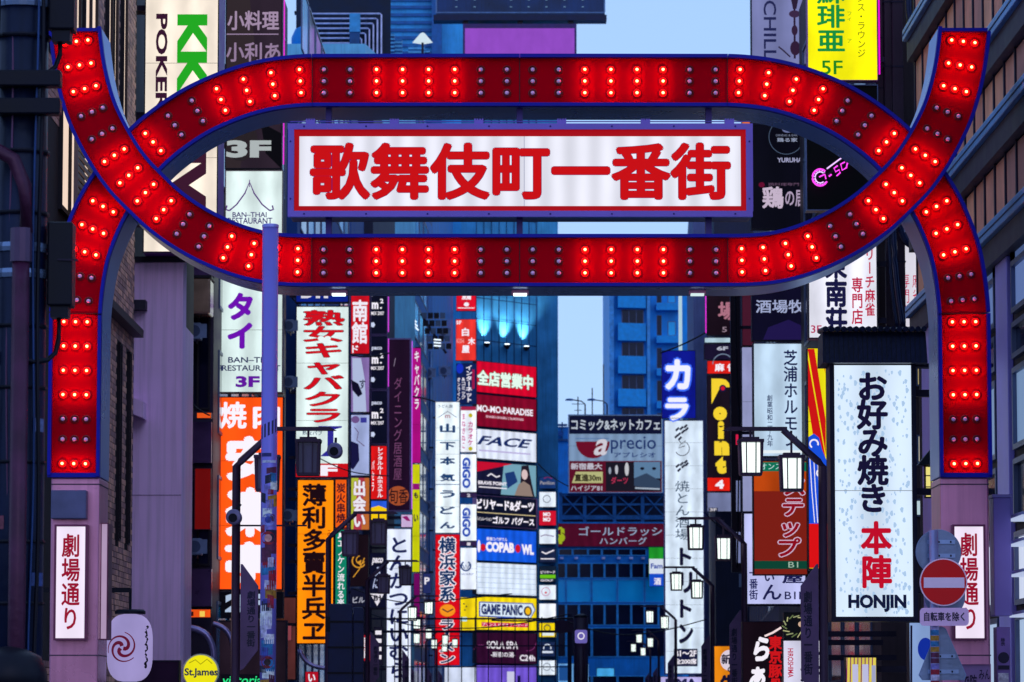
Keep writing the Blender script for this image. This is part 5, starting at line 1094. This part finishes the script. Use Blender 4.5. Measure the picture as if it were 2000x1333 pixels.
# ---------------------------------------------------------------- slim post with stickers
YQ = 37
sp = thing('slim_post', 'slim violet steel post covered with stickers standing before the gate', 'post', (PX(525.5, YQ), YQ, 0)); kq = YQ/F; rq = 15.8*kq
MB().tube([(0, 0, 0), (0, 0, PZ(441, YQ))], rq, 24).build('shaft', mat('post_violet', (122, 112, 205), .35, .25, .12, .8, .05, 20), sp, smooth=True)
MB().lathe((0, 0, PZ(441, YQ)), [(rq*1.04, -.02), (rq*1.04, .006), (rq*.9, .012)], 24).build('cap', mat('cap_blue', (150, 150, 235), .35, .3), sp)
scol = [(210,205,235),(60,60,150),(150,20,50),(30,30,60),(190,180,220),(120,110,190),(226,226,236),(90,30,70),(40,110,170),(170,120,40)]
def sticker(z0, z1, a0, a1, col, skew=0, parent=sp, r=rq):
    vs, fs = [], []; n = 6
    for i in range(n+1):
        a = R(a0+(a1-a0)*i/n); 
        for z in (z0, z1): vs.append(((r+.0012)*math.sin(a), -(r+.0012)*math.cos(a), z+skew*(i/n)))
        if i: fs.append((2*i-2, 2*i, 2*i+1, 2*i-1))
    mb = MB(); mb.add(vs, fs); return mb.build('sticker', mat('sticker_%d_%d_%d' % col, col, .45, 0, .45, 25), parent)
random.seed(21)
z = PZ(885, YQ); 
sticker(PZ(862, YQ), PZ(836, YQ), -85, 85, (40, 34, 80), .10)
sticker(PZ(893, YQ), PZ(886, YQ), -60, 20, (40, 40, 110)); sticker(PZ(905, YQ), PZ(900, YQ), -50, 60, (190, 190, 240))
z = PZ(915, YQ)
while z > 1.0:
    h = random.uniform(.04, .15); a = random.uniform(-80, 15); w = random.uniform(40, 110)
    sticker(z-h, z, a, min(88, a+w), random.choice(scol), random.uniform(-.02, .02)); z -= h*random.uniform(.35, .75)
def disc_on(z, r, col, col2):
    for q, c, d in ((r, col, .0024), (r*.55, col2, .0034)):
        vs = [(0, 0, 0)]; vs = []; 
        for i in range(16):
            a = i*math.pi/8; x = q*math.cos(a); vs.append((x, -math.sqrt(max(0, (rq+d)**2-x*x)), z+q*math.sin(a)))
        vs.append((0, -(rq+d), z)); MB().add(vs, [(16, (i+1) % 16, i) for i in range(16)]).build('sticker', mat('sticker_%d_%d_%d' % c, c, .45, 0, .45, 25), sp)
disc_on(PZ(1052, YQ), .066, (150, 20, 40), (220, 150, 150)); disc_on(PZ(1294, YQ), .06, (120, 20, 40), (40, 20, 30)); disc_on(PZ(1016, YQ), .06, (120,130,210), (50,60,150))

# ---------------------------------------------------------------- traffic signs on the right
YS = 37.5; ks = YS/F
ts = thing('traffic_sign_post', 'sticker dotted post holding a red no entry disc and plate', 'traffic sign', (PX(1822, YS), YS, 0))
MB().tube([(0, 0, 0), (0, 0, PZ(1036, YS))], 9*ks, 14).build('pole', mat('pole_pale', (150, 150, 200), .35, .4, .2, 4), ts, smooth=True)
M_ALU = mat('sign_back_aluminium', (112, 126, 160), .35, .6, .25, 3, .1, 30, streak=.3)
def disc(px, py, r, y, nm, m_, th=.006, par=ts):
    return MB().lathe(((px-1822)*ks, y, PZ(py, YS)), [(r*ks, 0), (r*ks, th)], 40, 'y').build(nm, m_, par)
bk = disc(1834, 1078, 44, .13, 'disc_back', M_ALU); disc(1834, 1078, 44.8, .135, 'disc_rim', mat('rim_pale_blue', (130, 150, 200), .4, .3), .003)
def back_bar(py, y, x0=1812, x1=1866): 
    MB().box((x0-1822)*ks, (x1-1822)*ks, y, y+.015, PZ(py+4, YS), PZ(py-4, YS)).build('clamp_bar', mat('clamp_bar_pale', (130, 150, 195), .35, .6), ts)
    mb = MB()
    for x in (1815, 1833, 1856): mb.box((x-1822)*ks, (x+3-1822)*ks, y-.006, y-.0005, PZ(py+2, YS), PZ(py-2, YS))
    mb.build('bolt', M_IRON, ts)
back_bar(1058, .10); back_bar(1085, .10)
MB().lathe(((1846-1822)*ks, .16, PZ(1165, YS)), [(40*ks, 0), (40*ks, .006)], 40, 'y').build('disc_back', M_ALU, ts)
disc(1838.5, 1138, 46.5, -.075, 'sign_rim', mat('sign_white', (250, 215, 245), .4, 0, .05), .004)
ne = disc(1838.5, 1138, 44, -.080, 'sign_disc', mat('sign_red', (228, 0, 14), .5, 0, .05), .004)
MB().box((1800-1822)*ks, (1879-1822)*ks, -.0895, -.0855, PZ(1149, YS), PZ(1129, YS)).build('white_bar', mat('sign_white', (250, 215, 245), .4, 0, .05), ne)
def rrect(x0, x1, z0, z1, r, n=5):
    pts = []
    for cx, cz, a0 in ((x1-r, z0+r, -90), (x1-r, z1-r, 0), (x0+r, z1-r, 90), (x0+r, z0+r, 180)):
        for i in range(n+1): a = R(a0+90*i/n); pts.append((cx+r*math.cos(a), cz+r*math.sin(a)))
    return pts
pl_ = MB().prism(rrect((1792-1822)*ks, (1887-1822)*ks, PZ(1223, YS), PZ(1188, YS), .04), -.075, -.069, 'y').build('plate', mat('plate_lilac', (245, 195, 240), .4, 0, .05), ts)
put_text(pl_, '自転車を除く', ((1800-1822)*ks, PZ(1214, YS), (1879-1822)*ks, PZ(1196, YS)), mat('plate_ink2', (30, 14, 60), .5), -.078, .025)
tri_ = [((1800-1822)*ks, PZ(1328, YS)), ((1880-1822)*ks, PZ(1328, YS)), ((1884-1822)*ks, PZ(1318, YS)), ((1846-1822)*ks, PZ(1228, YS)), ((1838-1822)*ks, PZ(1224, YS)), ((1830-1822)*ks, PZ(1228, YS)), ((1793-1822)*ks, PZ(1318, YS))]
MB().prism(tri_, .11, .116, 'y').build('triangle_back', M_ALU, ts); MB().prism([(p[0]*1.03-.001, p[1]+.004*(1 if p[1] > PZ(1280, YS) else -1)) for p in tri_], .1165, .12, 'y').build('triangle_rim', mat('rim_pale_blue', (130, 150, 200), .4, .3), ts)
back_bar(1282, .09, 1815, 1864); back_bar(1312, .09, 1810, 1870)
for i in range(10):
    zz = PZ(1235+i*11, YS); sticker(zz-.03, zz+.02, -70, 60, random.choice(scol), .0, ts, 9*ks)
MB().bar((0, .0, PZ(1110, YS)), ((1838-1822)*ks, -.07, PZ(1110, YS)), .03).build('clamp', M_IRON, ts)

# ---------------------------------------------------------------- paper lantern, lower left
YL = 42.5; kl = YL/F
pn = thing('paper_lantern', 'large white paper lantern with a red swirl crest by the left gate pillar', 'lantern', (PX(257, YL), YL, PZ(1333, YL)))
hz = PZ(1199, YL)-PZ(1333, YL); prof = []
for i in range(41):
    u = i/40; r = 44.5*kl*(max(0, 1-abs(2*u-1)**3.6))**.5 * .82 + 44.5*kl*.18
    prof.append((r*(1+.008*(i % 2)), hz*u))
MB().lathe((0, 0, 0), prof, 40).build('paper_shade', lit((186, 172, 236), .68, .2, True), pn, smooth=True)
MB().lathe((0, 0, hz-.005), [(.17, 0), (.17, .03), (.15, .05)], 24).build('top_ring', M_IRON, pn); MB().lathe((0, 0, -.04), [(.16, 0), (.17, .045)], 24).build('bottom_ring', M_IRON, pn)
MB().bar((0, 0, hz+.03), (0, 0, hz+.28), .03).build('hanger', M_IRON, pn); MB().bar((0, 0, hz+.26), (-5.5-pn.location.x, 0, hz+.26), .05).build('bracket', M_IRON, pn)
def on_lantern(pts2, w, m_, nm):
    vs, fs = ribbon(pts2, w); out = []
    for x, z_ in vs:
        u = min(.999, max(.001, z_/hz)); r = (44.5*kl*(max(0, 1-abs(2*u-1)**3.6))**.5*.82 + 44.5*kl*.18)*1.012+.002
        out.append((x, -math.sqrt(max(1e-5, r*r-x*x)), z_))
    MB().add(out, fs).build(nm, m_, pn)
M_CR = mat('crest_crimson', (190, 6, 60), .5, 0, .1); cxl, czl = (246-257)*kl, hz*.5-.005*0+ (1265-1263)*0
rr_ = 30*kl
for k in range(3):
    a0 = 90+120*k; pts = []; wd = []
    for i in range(22):
        t_ = i/21; a = R(a0 + t_*230); q = rr_*(.10+.90*t_**.6); pts.append((cxl+q*math.cos(a), czl+q*math.sin(a))); wd.append(.036*(1-t_)**1.2+.009)
    on_lantern(pts, wd, M_CR, 'crest')
random.seed(4)
zz_ = [(35*kl+random.uniform(-.012, .012), hz*(.2+.62*i/34)) for i in range(35)]
on_lantern(zz_, [random.uniform(.004, .03) for _ in zz_], M_IRON, 'brush_writing')

# ---------------------------------------------------------------- signal housings, small posts, overhead frame
tl = thing('traffic_signal', 'dark traffic signal housings seen from behind at the lower middle left', 'traffic light', (PX(668, 60), 60, 0)); kt = 60/F
MB().tube([(.0, .1, 0), (.0, .1, PZ(1240, 60))], .05, 10).build('pole', M_IRON, tl)
for x0, x1, y0, nm in ((643, 690, 1180, 0), (692, 712, 1187, 1)):
    r = (x1-x0)/2*kt; cx = ((x0+x1)/2-668)*kt
    MB().prism(rrect(cx-r, cx+r, PZ(1400, 60), PZ(y0, 60), .04), -.12, .08, 'y').build('housing', mat('signal_navy', (16, 30, 74), .4, .2, .2), tl, bevel=.01)
    mb = MB()
    for zz in (1215, 1265, 1315): mb.box(cx-r*1.05, cx+r*1.05, -.13, .085, PZ(zz+2, 60), PZ(zz-2, 60))
    mb.build('rib', M_IRON, tl)
MB().box((638-668)*kt, (647-668)*kt, -.14, -.02, PZ(1235, 60), PZ(1205, 60)).build('hinge', M_IRON, tl)
pc = thing('camera_post', 'dark post with a square lilac ring emblem in the street centre', 'post', (PX(1134, 100), 100, 0)); kc = 100/F
MB().tube([(0,0,0), (0,0,PZ(1207,100)), ], 14*kc, 16).build('shaft', mat('post_umber', (46, 24, 50), .4, .2), pc, smooth=True)
MB().lathe((0,0,PZ(1207,100)), [(14*kc,0),(12*kc,.06),(5*kc,.1)], 16).build('cap', M_IRON, pc, smooth=True)
MB().prism(rrect(-12*kc, 12*kc, PZ(1257,100), PZ(1231,100), .05), -.24, -.18, 'y').build('plate', lit((120, 110, 200), .7), pc)
mb = MB(); vs, fs = ribbon([(6*kc*math.cos(R(a)), PZ(1243,100)+6*kc*math.sin(R(a))) for a in range(0, 361, 20)], .03); mb.add([(v[0], -.243, v[1]) for v in vs], fs); mb.build('ring_emblem', lit((240, 235, 250), .9), pc)
of = thing('overhead_frame', 'dark wire frame stretched low across the whole street', 'frame', (0, 112, 0)); ko = 112/F
M_WIRE = mat('wire_night', (14, 18, 52), .5, .4)
for y_, w in ((1209, .05), (1234, .07), (1262, .035), (1303, .03)):
    MB().bar((PX(690,112), 0, PZ(y_,112)), (PX(1112,112), 0, PZ(y_,112)), w).build('cross_wire', M_WIRE, of)
for i in range(17):
    x = PX(694+i*26, 112); MB().bar((x, 0, PZ(1205,112)), (x, 0, PZ(1385,112) if i % 4 else 0), .028).build('upright', M_WIRE, of)
MB().bar((PX(690,112), 0, 0), (PX(690,112), 0, PZ(1200,112)), .12).build('end_post', M_WIRE, of); MB().bar((PX(1112,112), 0, 0), (PX(1112,112), 0, PZ(1200,112)), .12).build('end_post', M_WIRE, of)
MB().box(PX(1085,112), PX(1125,112), -.1, .1, PZ(1236,112), PZ(1212,112)).build('panel', mat('panel_plum', (40, 10, 50), .5), of)

# ---------------------------------------------------------------- ducts and cables by the yellow sign
M_DUCT = mat('duct_umber', (58, 40, 56), .35, .4, .3, 1, .1, 6)
for i, (px, w, y1) in enumerate(((1725, 8, 470), (1742, 9, 640), (1760, 11, 640), (1812, 7, 200))):
    Yd = 58.3-.1*i; kd = Yd/F; t = thing('wall_duct', ('first', 'second', 'third', 'fourth')[i] + ' dark vertical duct counted from the yellow lightbox', 'duct', (PX(px, Yd), Yd, PZ(y1, Yd)), group='vertical ducts beside the yellow sign')
    H_ = PZ(-120, Yd)-PZ(y1, Yd); MB().box(-w*kd, w*kd, -.08, .1, 0, H_).build('duct', M_DUCT, t, bevel=.015)
    for k in range(1, 6): MB().box(-w*kd-.008, w*kd+.008, -.088, .1, H_*k/6-.012, H_*k/6+.012).build('flange', M_BRK, t)
M_CBL = mat('cable_sheath', (20, 30, 66), .25, .3, .2)
for i, (pts, r) in enumerate((([(1772,-80),(1776,60),(1784,120),(1796,150),(1806,148)], .05), ([(1788,-80),(1790,60),(1796,110),(1806,130)], .07), ([(1744,380),(1746,480),(1752,560),(1764,640)], .045), ([(1752,420),(1760,465),(1778,500),(1792,480)], .055), ([(1735,380),(1737,500),(1745,600),(1752,640)], .025))):
    t = thing('cable', ('thick cable curling in beside the yellow lightbox', 'thickest cable hanging by the right horn of the gate', 'cable dropping behind the mahjong lightbox', 'looped cable inside the right crossing of the gate', 'thinnest cable dropping behind the mahjong lightbox')[i], 'cable', (0, 57.2+.1*i, 0))
    c_ = spline(pts, 12); MB().tube([P(x, y, 57.2+.1*i)-t.location for x, y in c_], r, 10).build('sheath', M_CBL, t, smooth=True)
# old style wall lamp and lavender cabinets on the right
wl = thing('wall_lantern', 'small yellow paned lantern under a peaked cap left of the right gate pillar', 'lamp', (PX(1816, 48), 48, PZ(972, 48))); kw = 48/F
MB().box(-10*kw, 12*kw, -.06, .06, 0, 60*kw).build('glass', lit((240, 226, 130), .95, 0, True), wl)
mb = MB()
for x in (-10, 1, 12): mb.box((x-1)*kw, (x+1)*kw, -.07, .07, 0, 60*kw)
for z in (0, 20, 42, 60): mb.box(-11*kw, 13*kw, -.068, .068, (z-1)*kw, (z+1)*kw)
mb.build('frame', M_IRON, wl); MB().add([(-26*kw,-.15,62*kw),(20*kw,-.15,62*kw),(20*kw,.15,62*kw),(-26*kw,.15,62*kw),(6*kw,0,100*kw)], [(0,1,4),(1,2,4),(2,3,4),(3,0,4),(3,2,1,0)]).build('cap', M_IRON, wl)
MB().bar((0, .05, 80*kw), (5.55-wl.location.x, .05, 80*kw), .03).build('bracket', M_IRON, wl)
cb = thing('wall_cabinet', 'tall lavender cabinet just right of the right gate pillar', 'cabinet', (PX(1957, 40.6), 40.6, 0)); kk = 40.6/F
MB().box(-18*kk, 16*kk, 0, .35, PZ(1203, 40.6), PZ(972, 40.6)).build('body', mat('cabinet_lavender', (142, 126, 206), .45, .1, .1, 1), cb, bevel=.008)
MB().box(-20*kk, 19*kk, -.02, .37, PZ(972, 40.6), PZ(966, 40.6)).build('top_cap', mat('cabinet_lavender2', (160, 146, 220), .4), cb)
MB().box(-14*kk, 12*kk, .02, .3, 0, PZ(1225, 40.6)).build('base_panel', mat('cabinet_mauve', (128, 98, 170), .45), cb)
put_text(cb, '禁', (-6*kk, PZ(1262, 40.6), 2*kk, PZ(1246, 40.6)), mat('plate_ink', (36, 26, 60), .5), .016, .01)
vs = [(-1*kk+11*kk*math.cos(i*math.pi/10), .017, PZ(1285, 40.6)+11*kk*math.sin(i*math.pi/10)) for i in range(20)]; MB().add(vs, [tuple(range(20))]).build('sticker', mat('plate_ink', (36, 26, 60), .5), cb)
MB().box(-12*kk, 10*kk, .012, .019, PZ(1308, 40.6), PZ(1300, 40.6)).build('sticker', mat('plate_ink', (36, 26, 60), .5), cb); MB().box(-12*kk, 8*kk, .012, .019, PZ(1345, 40.6), PZ(1315, 40.6)).build('sticker', mat('sticker_210_205_235', (210, 205, 235), .45), cb)
# surveillance cameras on the left lamp arm
for i, (px, py) in enumerate(((459, 1013), (655, 884))):
    t = thing('security_camera', ('white round security camera on the left lantern pole', 'dark dome security camera at the tip of the left lamp arm')[i], 'camera', (PX(px, 45.8), 45.8, PZ(py, 46)))
    MB().lathe((0, -.02, 0), [(.085, -.12), (.09, 0), (.095, .14), (.07, .15)], 18, 'y').build('housing', mat('camera_grey', (120, 110, 150) if i == 0 else (40, 34, 60), .3, .2), t, smooth=True)
    MB().lathe((-.01, -.16, -.01), [(.055, 0), (.05, .03)], 16, 'y').build('lens', M_IRON, t)
    MB().bar((0, .02, .08), (0 if i else .06, .1, .16), .03).build('mount', M_IRON, t)
mb = thing('stay_wire', 'thin steel stay running from the left lantern pole past the slim post', 'wire', (0, 46, 0)); MB().bar((PX(470,46), 0, PZ(1027,46)), (PX(600,46), 0, PZ(1027,46)), .02).build('wire', M_BRK, mb)
# lit shopfronts at street level behind everything
for i, (x0, x1, y0, y1, Yf, c, lab) in enumerate(((240, 350, 1290, 1400, 56.8, (40, 20, 60), 'dark shuttered shopfront under the lilac block'), (540, 580, 1165, 1330, 97, (170, 90, 90), 'dim rosy shop window between orange sign and brush lettered sign'), (420, 560, 1212, 1400, 73.9, (70, 50, 70), 'dusky stall front with metal ducts below the 2F panel'), (1455, 1620, 1320, 1500, 75.5, (90, 60, 70), 'dim shopfront below the noodle boards'))):
    sign(lab, x0, y0, x1, y1, Yf, c, [], glow=.25, name='shopfront', cat='shopfront', fw=3, var=.5)
# ---------------------------------------------------------------- clutter on the walls and over the street
M_ACW = mat('ac_shell', (110, 126, 160), .5, .1, .25, 4); M_GRL = mat('ac_grille', (60, 72, 104), .6)
def acunit(x, y, z, label, face=-1, s=1.0):
    t = thing('air_conditioner', label, 'air conditioner', (x, y, z), group='air conditioners on the side walls')
    MB().box(-.15*s, .15*s, -.4*s, .4*s, 0, .56*s).build('casing', M_ACW, t, bevel=.01)
    MB().box(-.36*s, .36*s, -.42*s, -.405*s, .04*s, .52*s).build('front_panel', M_ACW, t)
    MB().lathe((-.06*s, -.421*s, .28*s), [(.2*s, 0), (.2*s, .008)], 16, 'y').build('fan_grille', M_GRL, t)
    MB().box(-.02*s, .02*s, -.3*s, .3*s, -.12*s, -.001).build('bracket', M_BRK, t)
    return t
spots = [(383, 665, 71.5, 'in the dark window beside the lilac block'), (387, 1085, 71.5, 'low beside the red banner on the dark block'), (566, 650, 95, 'in the gap left of the heart lettered sign, upper'), (566, 760, 95, 'in the gap left of the heart lettered sign, middle'), (566, 1020, 95, 'in the gap left of the brush lettered sign'),
         (838, 740, 184, 'above the white noodle sign, right of the pipes'), (832, 900, 184, 'left of the white noodle sign, halfway down'), (836, 1000, 184, 'left of the white noodle sign, lower down'), (868, 660, 200, 'on the blue wall left of the red tavern sign'), (868, 735, 200, 'on the blue wall just over the noodle sign'),
         (1460, 1150, 76.5, 'by the dark frame of the lavender noodle lightbox'), (1750, 700, 58.3, 'on the service wall over the big shop sign roof')]
for px, py, Yc, lab in spots: acunit(PX(px, Yc), Yc, PZ(py, Yc), 'grey air conditioner '+lab, s=.55 if Yc < 150 else .9)
# rack of floodlights between the strip signs and the angled building
fl = thing('floodlight_rack', 'dark tilted rack of floodlights with white tubes above the noodle sign', 'light rack', (PX(845, 170), 170, PZ(690, 170))); kf = 170/F
for r in range(5):
    for c in range(4):
        x = (-22+c*12+r*3)*kf; z = (68-r*15)*kf
        MB().box(x, x+10*kf, -.12+r*.03, .1, z, z+11*kf).build('floodlight', M_IRON if (r+c) % 3 else mat('lamp_grey', (70, 90, 120), .4, .3), fl)
MB().bar((-24*kf, .14, 78*kf), (26*kf, .14, 0), .1).build('frame', M_BRK, fl); MB().bar((-24*kf, .14, 10*kf), (-70*kf, .3, 10*kf), .1).build('arm', M_BRK, fl)
for i, (xa, za, xb, zb) in enumerate(((-40, 62, -30, 52), (-42, 70, -32, 60), (2, 26, 16, 25), (2, 20, 16, 19), (2, 14, 16, 13), (-38, 54, -28, 44))):
    MB().bar((xa*kf, -.16, za*kf), (xb*kf, -.16, zb*kf), .06).build('white_tube', lit((225, 240, 255), 1.3), fl)
# ducts and cable bundles
def tube_thing(name, label, cat, pts, Yd, r, m_, group=None):
    t = thing(name, label, cat, (0, Yd, 0), group=group)
    MB().tube([P(x, y, Yd)-t.location for x, y in spline(pts, 10)], r, 8).build('run', m_, t, smooth=True); return t
M_TIN2 = mat('duct_tin', (150, 140, 190), .3, .5, .25, 3)
tube_thing('vent_duct', 'pale bent metal duct under the 2F panel, upper one', 'duct', [(402, 1216), (430, 1212), (452, 1224), (458, 1262), (452, 1345)], 72.5, .05, M_TIN2)
tube_thing('vent_duct', 'pale bent metal duct left of the round yellow lamp', 'duct', [(352, 1225), (380, 1222), (412, 1232), (420, 1270), (418, 1345)], 71, .06, M_TIN2)
tube_thing('vent_duct', 'pale curved duct beneath the brush lettered sign', 'duct', [(584, 1268), (584, 1290), (600, 1306), (640, 1306)], 95.4, .055, M_TIN2)
for i, (pts, Yd, lab) in enumerate((([(553, 560), (620, 640), (690, 700), (760, 690)], 98, 'sagging from the orange sign tower to the poster stack'), ([(806, 775), (830, 765), (850, 785)], 150, 'from the magenta strip to the noodle sign'), ([(1290, 690), (1340, 672), (1378, 650)], 148, 'above the blue karaoke sign'), ([(1150, 1210), (1090, 1206), (1045, 1214), (960, 1212)], 111, 'along the overhead frame'), ([(1716, 660), (1690, 690), (1600, 700)], 60, 'behind the little tiled roof'),
        ([(1436, 560), (1440, 760), (1444, 800), (1440, 1110)], 94, 'down the black framed sign'), ([(362, 620), (366, 760), (372, 800), (410, 812)], 71, 'in the gap left of the orange sign'))):
    tube_thing('cable', 'thin dark cable ' + lab, 'cable', pts, Yd, .014*Yd/70, M_IRON)
# small lit shop signs deep at street level
small = [(700, 1240, 728, 1292, 100, (200, 20, 40), [V('居酒', 705, 1246, 722, 1286, PW, .03)], 'small red tavern board low beside the traffic signal'),
 (730, 1225, 748, 1300, 101, (24, 22, 44), [B(733,1232,745,1240,PW), B(733,1248,745,1256,PW), B(733,1264,745,1272,PW), B(733,1280,745,1288,PW)], 'narrow dark board with a ladder of white squares'),
 (596, 1312, 622, 1345, 94, (196, 14, 40), [H('い', 602, 1317, 616, 1332, PW, .04)], 'small crimson board under the brush lettered sign'),
 (1290, 1322, 1372, 1345, 140, (200, 190, 250), [H('MMA', 1300, 1326, 1362, 1345, (30,30,80), .06)], 'pale violet shop fascia below the tall white grill sign'),
 (826, 1120, 842, 1160, 160, (40, 50, 110), [H('P', 829, 1128, 839, 1142, PW, .03)], 'tiny navy parking plate left of the ramen sign'),
 (868, 1302, 930, 1345, 205, (220, 230, 255), [], 'white shopfront glow under the ramen sign'),
 (1086, 1296, 1150, 1345, 262, (110, 170, 230), [B(1092,1300,1112,1330,(30,80,150)), B(1120,1300,1142,1330,(30,80,150))], 'pale blue lit entrance at the foot of the glass office block'),
 (1165, 1305, 1200, 1322, 270, (70, 170, 235), [], 'little cyan lit plate at the foot of the office block'),
 (543, 1222, 570, 1252, 90, (150, 70, 80), [H('F', 548, 1228, 556, 1242, PW, .03)], 'dim coral plate between the orange and brush lettered signs')]
for x0, y0, x1, y1, Yd, c, it, lab in small: sign(lab, x0, y0, x1, y1, Yd, c, it, glow=.85 if 'dusky' not in lab else 0, fw=.8, depth=.15, wall=None)
# right side, shelves of light seen past the right pillar
for i, (y_, h) in enumerate(((1010, 14), (1060, 10), (1120, 22), (1200, 12))):
    z = PZ(y_, 40.5); t = thing('shop_shelf', ('highest', 'second', 'third', 'lowest')[i]+' pale lit shelf of the shop front at the right edge', 'shelf', (5.42, 39.9, z), group='lit shelves at the right edge')
    MB().box(-.12, .12, 0, 1.2, 0, .03).build('board', mat('shelf_white', (150, 156, 200), .4), t); MB().box(-.11, .12, .02, 1.18, -.022, -.002).build('light_strip', lit((205, 220, 255), .7, 0, True), t)
# cables, ties and straps on the near pole
for i, (dx, a) in enumerate(((-.15, .5), (.12, .9), (.155, 1.7), (-.05, 2.3))):
    pts = [(dx+.012*math.sin(z*2.1+a), -.17-.01*math.cos(z*3+a), z) for z in [k*.35 for k in range(25)]]
    MB().tube(pts, (.012, .008, .014, .007)[i], 6).build('cable', (M_IRON, mat('cable_blue', (24, 60, 120), .4), M_IRON, mat('cable_mauve', (90, 50, 90), .4))[i], up, smooth=True)
for y_ in (75, 300, 420, 640, 760, 905, 1060, 1180):
    zz = PZ(y_, YP); MB().lathe((0, 0, zz), [(.196, -.012), (.2, 0), (.196, .012)], 20).build('strap', M_IRON, up)
random.seed(5)
for y_, a0, a1, c in ((690, -70, -35, (60, 50, 90)), (820, 40, 75, (90, 100, 150)), (1010, -60, -20, (120, 60, 80)), (1120, 35, 80, (50, 70, 130))):
    sticker(PZ(y_+26, YP), PZ(y_, YP), a0, a1, c, 0, up, .187)
# more overhead wires deep in the street
for i, (pts, Yd, lab) in enumerate((([(690, 1150), (780, 1178), (900, 1170), (1000, 1160)], 108, 'sagging over the far street, highest of three'), ([(700, 1190), (800, 1222), (960, 1226), (1110, 1200)], 109, 'sagging over the far street, middle of three'),
        ([(1110, 1215), (1190, 1240), (1280, 1236), (1380, 1210)], 109, 'sagging towards the tall white grill sign'), ([(580, 870), (640, 905), (690, 925), (760, 930)], 94, 'below the heart lettered sign'), ([(1050, 905), (1080, 940), (1110, 950)], 222, 'beside the column of floor tiles'), ([(1376, 1000), (1410, 1040), (1452, 1048)], 93, 'between the 3F plate and black framed sign'))):
    tube_thing('cable', 'thin dark cable ' + lab, 'cable', pts, Yd, .010*Yd/70, M_IRON)
# further lanterns
put(lt_far, 815, 138, -1, 'lit twin lantern lamp standing just right of the pork cutlet sign')
put(lt_far, 870, 172, -1, 'small lit twin lantern lamp overlapping the lower red ramen sign')
